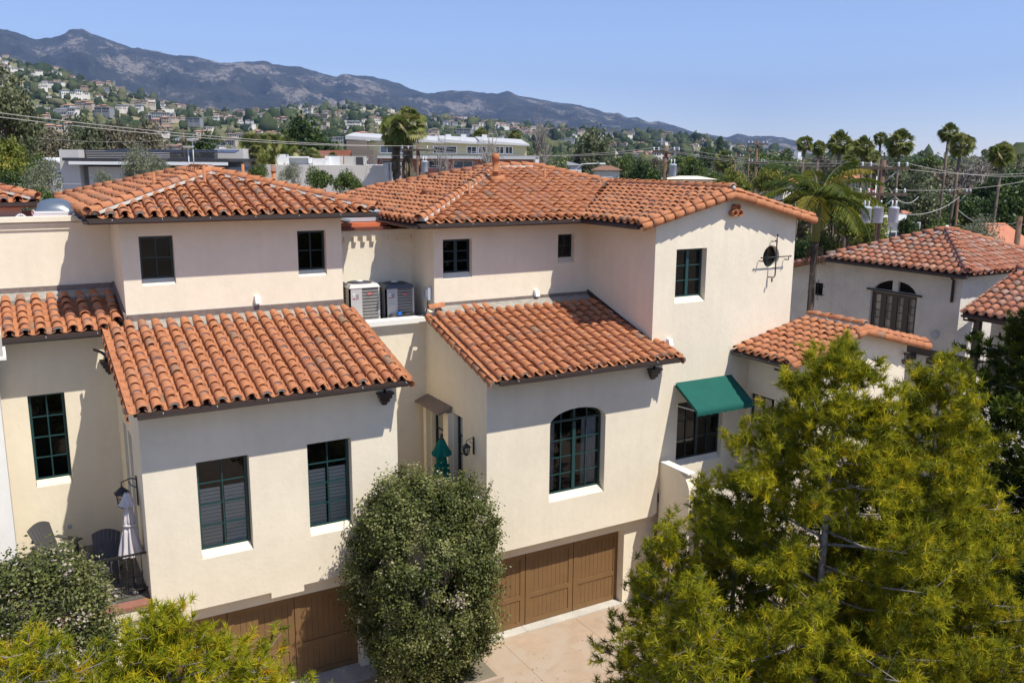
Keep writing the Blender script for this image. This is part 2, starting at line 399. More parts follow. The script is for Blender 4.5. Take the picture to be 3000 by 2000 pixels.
def tile_mesh(name, matl, **k):
    V,F,Mi = tile_geo(**k)
    me = bpy.data.meshes.new(name); me.from_pydata(V,[],F); me.materials.append(matl); me.materials.append(M_MORTAR)
    me.polygons.foreach_set('material_index',Mi); me.polygons.foreach_set('use_smooth',[True]*len(F))
    me.update(); return me
GEOS = [dict(wob=0), dict(wob=1), dict(wob=-1,lift=.058), dict(mortar=True), dict(mortar=True,wob=1,lift=.064), dict(mortar=True,wob=-1,lift=.056)]
def tile_set(matl, sc=1):
    out=[]
    for g in GEOS:
        g=dict(g); g.update(r0=.118*sc, r1=.098*sc)
        out.append(tile_mesh('tile', matl, **g))
    return out
TILES = tile_set(M_TILE); TILES_OLD = tile_set(M_TILE_OLD)
GEO_RAW = [tile_geo(**g) for g in GEOS]
def inside(poly, a, b):
    c = False; n=len(poly)
    for i in range(n):
        x1,y1 = poly[i]; x2,y2 = poly[(i+1)%n]
        if (y1>b)!=(y2>b) and a < (x2-x1)*(b-y1)/(y2-y1)+x1: c = not c
    return c
CAMP = Vector((0,0,CAM_H))
class Roof:
    """one roof of a house: deck mesh named roof, tiles as its children"""
    def __init__(s, parent, tiles=None, raw_mat=None, budget=300, name='roof'):
        s.parent=parent; s.deck=MB(); s.cand=[]; s.pan=MB(); s.extra=[]; s.tiles=tiles or TILES; s.rm=raw_mat or M_TILE; s.budget=budget; s.ridges=[]; s.name=name
        s.mort=MB()
    def plane(s, O, e, d, slope, poly, th=.07, exclude=None, clip=None, individual=True, a_off=0, soffit=None, edge=.04):
        """O deck corner at eave; e along eave; d horizontal up-slope; poly in (a along e, b plan distance up slope)"""
        O=Vector(O); e=Vector(e).normalized(); d=Vector(d).normalized(); up=(d+Z_*slope).normalized(); n=e.cross(up).normalized()
        if n.z<0: n=-n
        k=math.sqrt(1+slope*slope)
        P=lambda a,b,h=0: O+e*a+d*b+Z_*(slope*b)+n*h
        top=[P(a,b) for a,b in poly]; bot=[P(a,b,-th) for a,b in poly]; m_=len(poly)
        s.deck.add(top+bot, [tuple(range(m_)), tuple(range(2*m_-1,m_-1,-1))]+[(i,(i+1)%m_,m_+(i+1)%m_,m_+i) for i in range(m_)], soffit or M_SOFFIT)
        amin=min(p[0] for p in poly); amax=max(p[0] for p in poly); bmax=max(p[1] for p in poly)
        nc=max(1,round((amax-amin)/PITCHX)); pw=(amax-amin)/nc
        nr=int(bmax*k/EXPO)+1
        hh=e.dot(up.cross(n))  # orientation
        for c in range(nc):
            ac=amin+pw*(c+.5); jx=random.uniform(-.012,.012); jt=random.uniform(-.02,.02)
            for r_ in range(nr):
                t=-edge+r_*EXPO+jt+random.uniform(-.015,.015)
                bm_=(t+EXPO*.55)/k
                if not inside(poly,ac,bm_): continue
                if exclude and exclude(ac,bm_): continue
                h=.052; a_=ac+jx+random.uniform(-.006,.006)
                org=O+e*a_+up*t+n*h
                yaw=random.gauss(0,.012)+ (random.uniform(-.07,.07) if random.random()<.05 else 0)
                lift=(.018 if random.random()<.07 else 0)
                full = inside(poly,ac-pw*.35,(t+TL*.95)/k) and inside(poly,ac+pw*.35,(t+TL*.95)/k) and inside(poly,ac-pw*.4,(t+.06)/k if r_ else .02) and inside(poly,ac+pw*.4,(t+.06)/k if r_ else .02)
                s.cand.append(((org-CAMP).length,org+n*lift,e,up,n,yaw,full if individual else False,clip,individual, (O,d,e)))
        # pans between the covers
        for c in range(nc+1):
            ac=amin+pw*c
            for r_ in range(nr):
                t=-edge*.7+r_*EXPO; 
                if not inside(poly,min(max(ac,amin+.02),amax-.02),(t+EXPO*.5)/k): continue
                if exclude and exclude(ac,(t+EXPO*.5)/k): continue
                w=pw*.36; v=[]
                for (tt,dh) in ((t,.030),(t+EXPO*1.08,.012)):
                    for (aa,hh_) in ((-w,.062),(-w*.55,.022),(0,.004),(w*.55,.022),(w,.062)):
                        v.append(O+e*(ac+aa)+up*tt+n*(hh_+dh))
                v+= [O+e*(ac+aa)+up*t+n*(hh_+.012) for (aa,hh_) in ((-w,.062),(-w*.55,.022),(0,.004),(w*.55,.022),(w,.062))]
                s.pan.add(v,[(i,i+1,i+6,i+5) for i in range(4)]+[(i,10+i,11+i,i+1) for i in range(4)],s.rm,True)
        s.planes=getattr(s,'planes',[])
    def ridge(s, p0, p1, up=None, r=.135, L=.40, mortar=True, base=.03, lean=None):
        """row of larger cover tiles from p0 (low) to p1 (high)"""
        p0=Vector(p0); p1=Vector(p1); t=(p1-p0); n_=max(1,round(t.length/L)); t.normalize(); n=up or Z_; n=Vector(n); n=(n-t*n.dot(t)).normalized(); a=t.cross(n)
        st=(p1-p0).length/n_
        for i in range(n_):
            s.ridges.append((p0+t*(i*st-.03+random.uniform(-.01,.01))+n*(base+random.uniform(0,.012)),a,t,n,r))
        if mortar:
            q=.105; v=[]
            for p in (p0+t*.08,p1):
                for (aa,hh) in ((-q-.05,-.05),(-q,.035),(0,.075),(q,.035),(q+.05,-.05)): v.append(p+a*aa+n*(base+hh))
            mb=MB(); mb.add(v,[(i,i+1,i+6,i+5) for i in range(4)]+[(0,1,2,3,4),(9,8,7,6,5)],M_MORTAR); s.beds=getattr(s,'beds',[])+[mb]
    def finish(s):
        roof=s.deck.build(s.name,s.parent); s.obj=roof
        s.cand.sort(key=lambda c:c[0])
        nind=0; bV=[];bF=[];bR=[];bM=[];clipgroups={}
        for (dist,org,e,up,n,yaw,full,clip,indiv,_) in s.cand:
            g=random.choices(range(6),weights=(4,3,3,2.6,1.4,1.4))[0]
            ca,sa=math.cos(yaw),math.sin(yaw); a_=e*ca+up*sa; t_=up*ca-e*sa
            if a_.cross(t_).dot(n)<0: a_=-a_
            if full and nind<s.budget:
                o=bpy.data.objects.new('tile',s.tiles[g]); C.objects.link(o); o.parent=roof
                M=Matrix((a_,t_,n)).transposed().to_4x4(); M.translation=org; o.matrix_basis=M
                nind+=1
            else:
                V,F,Mi=GEO_RAW[g]; V=np.array(V); W=np.array(org)+V[:,0:1]*np.array(a_)+V[:,1:2]*np.array(t_)+V[:,2:3]*np.array(n)
                key=id(clip) if (clip and not full) else 0
                cg=clipgroups.setdefault(key,[clip if key else None,[],[],[],[]])
                k=sum(len(x) for x in cg[1]); cg[1].append(W); cg[2]+= [tuple(i+k for i in f) for f in F]; rr=random.random(); cg[3]+=[rr]*len(F); cg[4]+=Mi
        bmall=bmesh.new(); lay=bmall.faces.layers.float.new('rnd') if False else None
        first=True
        allV=[];allF=[];allR=[];allM=[]
        for key,(clip,Vs,Fs,Rs,Ms) in clipgroups.items():
            W=np.concatenate(Vs)
            if clip is None:
                k=sum(len(v) for v in allV); allV.append(W); allF+=[tuple(i+k for i in f) for f in Fs]; allR+=Rs; allM+=Ms
            else:
                bm=bmesh.new(); lay=bm.faces.layers.float.new('r'); vs=[bm.verts.new(p) for p in W]
                for f,r_,m_ in zip(Fs,Rs,Ms):
                    fc=bm.faces.new([vs[i] for i in f]); fc[lay]=r_; fc.material_index=m_
                for (pc,pn) in clip:
                    bmesh.ops.bisect_plane(bm,geom=bm.verts[:]+bm.edges[:]+bm.faces[:],plane_co=pc,plane_no=pn,clear_outer=True)
                bm.verts.index_update(); k=sum(len(v) for v in allV)
                if len(bm.verts):
                    allV.append(np.array([v.co[:] for v in bm.verts]))
                    for fc in bm.faces: allF.append(tuple(v.index+k for v in fc.verts)); allR.append(fc[lay]); allM.append(fc.material_index)
                bm.free()
        bmall.free()
        if allF:
            me=bpy.data.meshes.new('roof_tiles'); me.from_pydata(np.concatenate(allV).tolist(),[],allF); me.materials.append(s.rm); me.materials.append(M_MORTAR)
            me.polygons.foreach_set('material_index',allM); me.polygons.foreach_set('use_smooth',[True]*len(allF)); me.update()
            at_=me.attributes.new('rnd','FLOAT','FACE'); at_.data.foreach_set('value',allR)
            put('roof_tile_field',me,roof,kind='stuff')
        if s.pan.f:
            me=s.pan.mesh('pan_tiles'); rr=[random.random() for _ in range(len(s.pan.f)//8+1)]
            at_=me.attributes.new('rnd','FLOAT','FACE'); at_.data.foreach_set('value',[rr[i//8] for i in range(len(me.polygons))])
            put('pan_tile_field',me,roof,kind='stuff')
        for mb in getattr(s,'beds',[]): mb.build('mortar_bed',roof)
        rm=tile_mesh('ridge_tile',s.rm,r0=.14,r1=.118,L=.46,lift=.045,K=8); rm2=tile_mesh('ridge_tile',s.rm,r0=.14,r1=.118,L=.46,lift=.055,K=8,mortar=True)
        for (p,a,t,n,r) in s.ridges:
            o=bpy.data.objects.new('ridge_tile',random.choice((rm,rm,rm2))); C.objects.link(o); o.parent=roof
            if a.cross(t).dot(n)<0: a=-a
            q=r/.14; M=Matrix((a*q,t,n*q)).transposed().to_4x4(); M.translation=p; o.matrix_basis=M
        return roof
def gutter(parent, p0, p1, out, w=.10, h=.075, brackets=True):
    """open gutter from p0 to p1, p = top inner edge line; out = horizontal outward direction"""
    p0=Vector(p0)-Z_*.02;p1=Vector(p1)-Z_*.02;out=Vector(out); b=MB()
    prof=[(0,0),(0,-h*.8),(w*.25,-h),(w*.7,-h),(w,-h*.55),(w,.01),(w-.014,.01),(w-.014,-h*.5),(w*.65,-h+.014),(w*.3,-h+.014),(.012,-h*.75),(.012,0)]
    v=[p+out*x+Z_*z for p in (p0,p1) for x,z in prof]; k=len(prof)
    b.add(v,[(i,(i+1)%k,k+(i+1)%k,k+i) for i in range(k)],M_DARKMETAL)
    for p in (p0,p1): b.add([p+out*x+Z_*z for x,z in prof[:6]],[(0,1,2,3,4,5)],M_DARKMETAL)
    b.hexa([p0+out*.004-Z_*.075,p1+out*.004-Z_*.075,p1-out*.05-Z_*.075,p0-out*.05-Z_*.075,p0+out*.004+Z_*.06,p1+out*.004+Z_*.06,p1-out*.05+Z_*.06,p0-out*.05+Z_*.06],M_SOFFIT)
    if brackets:
        L=(p1-p0).length; t=(p1-p0).normalized()
        for i in range(int(L/1.1)+1):
            q=p0+t*(.5+i*1.1)
            if (q-p0).length<L: b.tube([q+Z_*.01,q+out*w*.5+Z_*.03,q+out*w+Z_*.012],.006,M_ALU,5)
    return b.build('gutter',parent)
def plane_clip(pts):
    """clip list from plan points ((x,y),(x,y),keep side point)"""
    out=[]
    for (x1,y1),(x2,y2),(kx,ky) in pts:
        n=Vector((y2-y1,-(x2-x1),0)).normalized()
        if n.dot(Vector((kx-x1,ky-y1,0)))>0: n=-n
        out.append((Vector((x1,y1,0)),n))
    return out
def hopper(parent, x, y, z, out=(0,-1,0), s=1):
    """dark downspout collector box"""
    b=MB(); out=Vector(out); e=out.cross(Z_)
    prof=[(.20,.0),(.20,-.05),(.165,-.06),(.155,-.15),(.12,-.17),(.11,-.25),(.07,-.28),(.06,-.33)]
    v=[];O=Vector((x,y,z))
    for w,h in prof:
        w*=s; h*=s
        for a,o_ in ((-w,0),(w,0),(w,w*1.1),(-w,w*1.1)): v.append(O+e*a+out*o_+Z_*h)
    k=len(prof)
    f=[(i*4+j,i*4+(j+1)%4,(i+1)*4+(j+1)%4,(i+1)*4+j) for i in range(k-1) for j in range(4)]+[(3,2,1,0),tuple((k-1)*4+j for j in range(4))]
    b.add(v,f,M_DARKMETAL)
    b.tube([O+Z_*.0+out*.08,O+Z_*.12+out*.08,O+Z_*.2+out*.16+e*.05,O+Z_*.24+out*.3+e*.3],.035,M_DARKMETAL,8)
    return b.build('downspout_head',parent)
# ------------------------------------------------------------------ townhouse one (left)
LSL = .29
th1 = thing('townhouse','cream stucco townhouse on the left, with stepped wall edge over its brown garage','townhouse',(5.4,22,0),'joined townhouses')
FS = lambda y: frame((0,y,0), X_, -Y_)            # wall facing the camera side (-y)
FW = lambda x: frame((x,0,0), Y_, -X_)            # wall facing -x, a = y
FE = lambda x: frame((x,0,0), Y_, X_)
# lower front wall
wall('wall',th1,FS(20.1),[(2.37,2.58),(3.18,2.58),(3.18,2.77),(5.03,2.77),(5.03,2.62),(5.83,2.62),(5.83,2.78),(8.35,2.78),(8.35,7.92),(2.37,7.92)],
     [rect(3.50,4.67,3.97,6.29),rect(6.04,7.14,3.99,6.32)],depth=.24)
window(th1,FS(20.1),3.52,4.65,4.11,6.28,2,4,.24,blind='slats')
window(th1,FS(20.1),6.06,7.12,4.13,6.31,2,4,.24,blind='slats')
# soffit and garage wall
b=MB(); b.box(2.40,8.33,20.12,20.44,2.80,2.9,M_STUCCO); b.build('soffit',th1)
wall('wall',th1,FS(20.34),[(2.3,0),(2.5,0),(2.5,2.4),(7.32,2.4),(7.32,0),(10.3,0),(10.3,2.85),(2.3,2.85)],(),depth=.2,th=.30)
def garage_door(parent, x0, x1, y, z1, seams, split=.40):
    b=MB(); b.box(x0,x1,y,y+.06,0,z1,M_DOOR); door=b.build('garage_door',parent)
    xs=[x0]+seams+[x1]
    for i in range(len(xs)-1):
        a,c=xs[i]+.012,xs[i+1]-.012
        # each panel: frame, rails and vertical boards
        p=MB(); fr=.15; t=.035
        p.box(a,a+fr,y-t,y+.001,.02,z1-.01,M_DOOR); p.box(c-fr,c,y-t,y+.001,.02,z1-.01,M_DOOR)
        zs=z1*split
        for (q0,q1) in ((.02,.02+fr*.9),(zs-fr*.45,zs+fr*.45),(z1-fr-.01,z1-.01)): p.box(a+fr,c-fr,y-t,y+.0005,q0,q1,M_DOOR)
        pn=p.build('door_panel',door)
        n=9; w=(c-a-2*fr)/n
        for (q0,q1) in ((.02+fr*.9,zs-fr*.45),(zs+fr*.45,z1-fr-.01)):
            for k in range(n):
                q=MB(); g=.007; xa=a+fr+k*w+g/2; q.box(xa,xa+w-g,y-.012,y+.0008,q0+.002,q1-.002,M_DOOR); q.build('board',pn)
            q=MB(); q.box(a+fr,c-fr,y-.002,y+.0004,q0,q1,M_GROOVE); q.build('groove',pn)
    return door
garage_door(th1,2.5,7.32,20.6,2.3,[4.06,5.69])
# side walls and the deeper west part with the patio
wall('wall',th1,FW(2.37),[(20.1,3.1),(24.0,3.1),(24.0,9.05),(20.1,7.92)],[rect(21.5,22.1,3.5,6.7),rect(22.35,23.0,3.5,6.7)],depth=.2)
for a0 in (21.5,22.35): window(th1,FW(2.37),a0+.01,a0+.62,3.64,6.68,1,4,.2,sill=False,mt=M_GREEN)
wall('wall',th1,FE(8.35),[(20.1,0),(23.2,0),(23.2,8.8),(20.1,7.92)])
wall('wall',th1,FS(24.0),[(-4,0),(2.37,0),(2.37,9.03),(-4,9.03)],[rect(.405,1.21,4.98,7.31)],depth=.18)
window(th1,FS(24.0),.415,1.20,5.12,7.30,2,4,.18,mt=M_GREEN)
b=MB(); b.box(2.2,8.5,20.05,20.3,0,.0,M_STUCCO)
# upper volume
wall('wall',th1,FS(23.5),[(2.70,8.8),(8.25,8.8),(8.25,11.52),(2.70,11.52)],[rect(3.11,3.91,9.87,11.08),rect(7.03,7.81,9.87,11.08)],depth=.2)
window(th1,FS(23.5),3.12,3.90,10.01,11.07,2,2,.2,mt=M_GREENDK)
window(th1,FS(23.5),7.04,7.80,10.01,11.07,2,2,.2,mt=M_GREENDK)
wall('wall',th1,FW(2.70),[(23.5,8.8),(33,8.8),(33,11.52),(23.5,11.52)])
wall('wall',th1,FE(8.25),[(23.5,8.2),(33,8.2),(33,11.52),(23.5,11.52)])
wall('wall',th1,FS(33.0),[(2.7,0),(8.25,0),(8.25,11.52),(2.7,11.52)])
wall('wall',th1,FS(25.45),[(-5,9.3),(2.7,9.3),(2.7,11.45),(-5,11.45)])
# parapet cap, mouldings, flat roof
b=MB(); b.box(-5,2.66,25.31,25.65,11.38,11.50,M_STUCCO); b.box(-5,2.68,25.37,25.45,11.28,11.34,M_STUCCO); b.box(-5,2.68,25.41,25.45,11.18,11.28,M_STUCCO); b.build('parapet_cap',th1)
b=MB(); b.box(-5,2.66,25.65,31.0,11.28,11.36,M_REDDECK); b.build('flat_roof',th1)
# flashings
b=MB(); b.hexa([(2.72,23.44,8.98),(8.24,23.44,8.98),(8.24,23.5,8.98),(2.72,23.5,8.98),(2.72,23.44,9.18),(8.24,23.44,9.18),(8.24,23.5,9.18),(2.72,23.5,9.18)],M_LEAD)
b.box(-4,2.66,25.39,25.45,9.5,9.76,M_LEAD)
b.hexa([(2.64,23.45,8.95),(2.70,23.45,8.95),(2.70,25.45,9.5),(2.64,25.45,9.5),(2.64,23.45,9.20),(2.70,23.45,9.20),(2.70,25.45,9.78),(2.64,25.45,9.78)],M_LEAD); b.build('flashing',th1)
b=MB(); b.hexa([(2.72,23.05,8.79),(8.24,23.05,8.79),(8.24,23.46,8.93),(2.72,23.46,8.93),(2.72,23.05,8.88),(8.24,23.05,8.88),(8.24,23.46,9.03),(2.72,23.46,9.03)],M_FILLET)
b.hexa([(-4,25.0,9.40),(2.64,25.0,9.40),(2.64,25.41,9.50),(-4,25.41,9.50),(-4,25.0,9.50),(2.64,25.0,9.50),(2.64,25.41,9.64),(-4,25.41,9.64)],M_FILLET); b.build('mortar_fillet',th1)
# lower shed roof
r1=Roof(th1)
r1.plane((2.22,19.40,7.76),X_,Y_,LSL,[(0,0),(6.13,0),(6.13,3.85),(0,3.85)])
zt=7.76+LSL*3.9
r1.plane((-4,23.3,zt),X_,Y_,LSL,[(0,0),(6.2,0),(6.2,.35),(6.66,.35),(6.66,1.86),(0,1.86)])
# rake row on the left and right edges
up=(Y_+Z_*LSL).normalized(); nn=(Z_-Y_*LSL).normalized()
r1.ridge(Vector((2.20,19.40,7.68)),Vector((2.20,23.25,7.68+LSL*3.85)),up=(-X_*1.3+nn*.6),r=.12,L=.37,mortar=False,base=0)
r1.ridge(Vector((8.40,19.40,7.66)),Vector((8.34,23.45,7.66+LSL*4.05)),up=(X_*1.3+nn*.6),r=.12,L=.37,mortar=False,base=-.03)
# upper hip roof
US=.26; zd=11.56
hip=plane_clip([((1.97,22.8),(5.485,26.315),(6,23)),((9.0,22.8),(5.485,26.315),(5,23))])
r1.plane((1.97,22.8,zd),X_,Y_,US,[(0,0),(7.03,0),(3.515,3.515)],clip=hip)
clipL=plane_clip([((1.97,22.8),(5.485,26.315),(2,27)),((1.97,32.82),(5.485,29.3),(2,29))])
r1.plane((1.97,22.8,zd),Y_,X_,US,[(0,0),(10.02,0),(6.5,3.515),(3.515,3.515)],clip=clipL)
r1.plane((9.0,22.8,zd),Y_,-X_,US,[(0,0),(10.02,0),(6.5,3.515),(3.515,3.515)],clip=plane_clip([((9.0,22.8),(5.485,26.315),(9,27)),((9.0,32.82),(5.485,29.3),(9,29))]))
r1.plane((1.97,32.82,zd),X_,-Y_,US,[(0,0),(7.03,0),(3.515,3.515)],clip=plane_clip([((1.97,32.82),(5.485,29.3),(5,33)),((9.0,32.82),(5.485,29.3),(5,33))]))
h=.10; ap=(5.485,26.315,zd+US*3.515+h); ap2=(5.485,29.3,zd+US*3.515+h)
for p in ((2.0,22.83),(8.97,22.83)): r1.ridge((*p,zd+h+.01),ap)
for p in ((2.0,32.8),(8.97,32.8)): r1.ridge((*p,zd+h),ap2)
r1.ridge(ap,ap2)
r1.finish()
b=MB(); b.lathe((5.485,26.3,ap[2]+.02),[(.10,0),(.11,.04),(.07,.10),(.02,.12)],M_MORTAR,10); b.build('ridge_cap_mortar',th1)
gutter(th1,(2.28,19.38,7.74),(8.33,19.38,7.74),-Y_)
gutter(th1,(-4,23.26,zt-.04),(2.22,23.26,zt-.04),-Y_)
gutter(th1,(1.97,22.78,zd-.02),(9.0,22.78,zd-.02),-Y_)
gutter(th1,(1.95,22.8,zd-.02),(1.95,32.8,zd-.02),-X_)
hopper(th1,8.0,20.08,7.38); hopper(th1,2.2,23.0,8.2,(-1,0,0)) ; 
# clay pipes on the upper roof
def roof_pipe(parent,x,y,z,h,r=.045,cap=False):
    b=MB(); b.lathe((x,y,z),[(r*1.9,0),(r*1.2,.05),(r,.07),(r,h),(r*.8,h),(r*.8,h-.03)],M_TILE,12)
    if cap:
        b.lathe((x,y,z+h),[(r*1.25,-.02),(r*1.25,.05),(r*.9,.05)],M_TILE,12)
        for k in range(3): b.lathe((x,y,z+h+.06+k*.05),[(r*1.2,0),(r*1.2,.03),(r*.7,.03)],M_TILE,12)
    b.build('vent_pipe',parent)
roof_pipe(th1,5.1,25.25,zd+US*2.25,.62); roof_pipe(th1,4.0,26.4,zd+US*2.0,.5); roof_pipe(th1,6.6,27.2,zd+US*2.6,.55); roof_pipe(th1,7.5,27.2,zd+US*1.5,.62,.065,True)
# flat roof fixtures
def skylight():
    t=thing('roof_skylight','domed smoky skylight in a white metal frame on the red flat roof','skylight',(1.55,26.4,11.36))
    b=MB()
    for k,(z0,z1,q) in enumerate(((0,.09,0),(.10,.17,.03),(.18,.24,.0))): b.box(1.02-q,2.02+q,26.0-q,26.9+q,11.36+z0,11.36+z1,M_ALU)
    b.build('frame',t); b=MB(); n=10; V=[];F=[]
    for i in range(n+1):
        for j in range(n+1):
            u_,v_=i/n*2-1,j/n*2-1; V.append((1.52+u_*.47,26.45+v_*.42,11.60+.30*(1-u_**4)**.6*(1-v_**4)**.6*(1-.25*(u_*u_+v_*v_))))
    F=[(i*(n+1)+j,(i+1)*(n+1)+j,(i+1)*(n+1)+j+1,i*(n+1)+j+1) for i in range(n) for j in range(n)]
    b.add(V,F,M_DOME,True); b.build('dome',t)
skylight()
t=thing('drain_dome','white slotted dome strainer on the red flat roof beside the skylight','roof drain',(.72,26.3,11.36)); b=MB()
for k in range(14):
    a=2*math.pi*k/14; b.tube([Vector((.72+.15*math.cos(a)*math.cos(q),26.3+.15*math.sin(a)*math.cos(q),11.36+.17*math.sin(q))) for q in (0,.4,.8,1.2,1.5)],.009,M_ALU,4)
b.lathe((.72,26.3,11.36),[(.17,0),(.17,.02),(.14,.02)],M_ALU,16); b.build('strainer',t)
# wall flood light boxes
def wallbox(x,y,z,label):
    t=thing('wall_light',label,'wall light',(x,y,z)); b=MB()
    b.hexa([(x-.07,y-.16,z-.02),(x+.07,y-.16,z-.02),(x+.07,y,z-.02),(x-.07,y,z-.02),(x-.07,y-.10,z+.17),(x+.07,y-.10,z+.17),(x+.07,y,z+.17),(x-.07,y,z+.17)],M_LABWHITE); b.build('shade',t)
wallbox(5.89,23.5,9.27,'small white wedge light on the upper wall of the left townhouse just above its tiles')
# ------------------------------------------------------------------ townhouse two (right)
th2 = thing('townhouse','cream stucco townhouse on the right, with arched window, tall gable and green awning','townhouse',(16,22,0),'joined townhouses')
wall('wall',th2,FS(19.5),[(10.57,2.70),(15.7,2.70),(16.0,2.78),(16.26,3.2),(16.26,7.5),(10.57,7.5)] if False else [(10.57,2.70),(16.15,2.70),(16.28,2.78),(16.28,7.75),(10.57,7.75)],
     [arch(12.50,14.33,3.80,6.00,.38)],depth=.26)
aw=window(th2,FS(19.5),12.52,14.31,3.95,6.00,4,4,.26,casement=True,archrise=.36,blind=None,mt=M_GREEN)
for (c0,c1) in ((12.62,12.82),(13.72,14.22)):
    g=MB(); nq=26; V=[(c0+(c1-c0)*i/nq,19.80+.03*math.sin(i*1.5),zq) for zq in (4.05,5.95) for i in range(nq+1)]
    g.add(V,[(i,i+1,nq+2+i,nq+1+i) for i in range(nq)],M_CURTAIN,True); g.build('curtain',aw)
b=MB(); b.box(10.6,16.26,19.52,19.95,2.74,2.9,M_STUCCO); b.build('soffit',th2)
wall('wall',th2,FS(19.8),[(10.3,0),(10.46,0),(10.46,2.33),(15.34,2.33),(15.34,0),(24.5,0),(24.5,3.3),(10.3,3.3)],(),depth=.2,th=.34)
garage_door(th2,10.46,15.34,20.11,2.2,[12.12,13.74],.40)
# side wall with the tall french doors, balcony behind the low wall
wall('wall',th2,FW(10.57),[(19.5,0),(23.2,0),(23.2,8.82),(19.5,7.75)],[rect(21.78,22.86,3.3,6.08),rect(20.86,21.42,3.3,6.14)],depth=.18)
window(th2,FW(10.57),21.80,22.84,3.32,6.06,2,4,.18,sill=False,mt=M_GREENDK)
window(th2,FW(10.57),20.88,21.40,3.32,6.12,1,5,.18,sill=False,mt=M_GREENDK)
b=MB(); b.hexa([(10.15,21.48,6.10),(10.57,21.48,6.22),(10.57,23.1,6.22),(10.15,23.1,6.10),(10.15,21.48,6.14),(10.57,21.48,6.30),(10.57,23.1,6.30),(10.15,23.1,6.14)],M_LEAD); b.build('door_canopy',th2)
b=MB(); b.box(10.42,10.57,21.46,21.76,3.3,6.12,M_STUCCO); b.box(10.42,10.57,22.9,23.1,3.3,6.10,M_STUCCO); b.build('pilaster',th2)
wall('wall',th2,FS(23.2),[(8.3,0),(10.57,0),(10.57,8.45),(8.3,8.45)])
b=MB(); b.box(8.3,10.62,23.02,23.42,8.42,8.56,M_WHITE); b.box(8.3,10.60,23.10,23.22,8.30,8.42,M_STUCCO); b.box(8.3,10.58,23.15,23.22,8.20,8.30,M_STUCCO); b.build('parapet_cap',th2)
b=MB(); b.box(8.3,10.7,23.42,24.4,8.1,8.25,M_CONC); b.build('equipment_deck',th2)
b=MB(); b.box(8.35,10.57,19.58,19.84,2.6,4.22,M_STUCCO); b.build('balcony_wall',th2); b=MB(); b.box(8.36,10.56,19.56,19.86,4.22,4.30,M_WHITE); b.build('balcony_wall_cap',th2)
b=MB(); b.box(8.35,10.57,19.84,23.2,3.1,3.3,M_SLATE); b.build('balcony_floor',th2)
# upper volume
wall('wall',th2,FS(22.85),[(10.70,8.2),(15.98,8.2),(15.98,11.2),(10.70,11.2)],[rect(10.98,11.90,9.64,10.75),rect(14.83,15.42,9.90,10.76)],depth=.2)
window(th2,FS(22.85),10.99,11.89,9.78,10.74,2,3,.2,mt=M_GREENDK,casement=True)
window(th2,FS(22.85),14.84,15.41,10.04,10.75,2,2,.2,mt=M_GREENDK,sillmat=M_STUCCO)
wall('wall',th2,FW(10.70),[(22.85,8.2),(30.5,8.2),(30.5,11.2),(22.85,11.2)])
wall('wall',th2,FS(24.4),[(8.0,8.2),(10.70,8.2),(10.70,10.95),(8.0,10.95)])
b=MB(); b.box(8.2,10.0,24.22,24.7,10.98,11.06,M_COPING); b.box(8.2,10.70,24.32,24.42,10.80,10.97,M_STUCCO)
for k in range(9): b.box(8.35+k*.27,8.35+k*.27+.11,24.30,24.41,10.64,10.80,M_STUCCO)
b.box(8.2,10.0,24.5,24.9,11.06,11.16,M_REDDECK); b.build('parapet_corbels',th2)
b=MB(); b.box(8.25,10.7,24.7,31,10.9,10.98,M_REDDECK); b.build('flat_roof',th2)
b=MB(); b.hexa([(9.95,24.9,11.18),(9.0,24.9,11.18),(9.0,26.4,11.18),(9.95,26.4,11.18),(9.95,24.9,11.5),(9.05,24.9,11.24),(9.05,26.4,11.24),(9.95,26.4,11.5)],M_GALV); b.build('metal_flashing',th2)
# tall gable block
GP=[(15.98,2.9),(21.44,2.9),(21.44,11.38),(18.6,12.06),(15.98,11.40)]
GF=FS(19.65)
circ=[(20.46+.34*math.cos(2*math.pi*k/28), 10.13+.34*math.sin(2*math.pi*k/28)) for k in range(28)]
wall('wall',th2,GF,GP,[rect(16.75,17.88,8.96,10.51),circ,rect(17.05,18.84,4.02,5.98)],depth=.24)
window(th2,GF,16.77,17.86,9.10,10.50,2,3,.24,casement=True,mt=M_GREEN)
window(th2,GF,17.07,18.82,4.16,5.97,4,3,.2,casement=True,mt=M_GREENDK,sillmat=M_STUCCO)
b=MB()
for k in range(28):
    a0,a1=2*math.pi*k/28,2*math.pi*(k+1)/28; P=[]
    for yy in (19.84,19.80):
        P+=[(20.46+r_*math.cos(a_),yy,10.13+r_*math.sin(a_)) for r_,a_ in ((.29,a0),(.345,a0),(.345,a1),(.29,a1))]
    b.hexa(P,M_GREENDK)
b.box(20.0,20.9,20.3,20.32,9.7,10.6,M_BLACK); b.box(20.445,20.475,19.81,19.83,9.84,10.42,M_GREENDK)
w_=b.build('round_window',th2); g=MB(); g.add([(20.46+.30*math.cos(2*math.pi*k/28),19.825,10.13+.30*math.sin(2*math.pi*k/28)) for k in range(28)],[tuple(range(28))],M_GLASS); g.build('pane',w_)
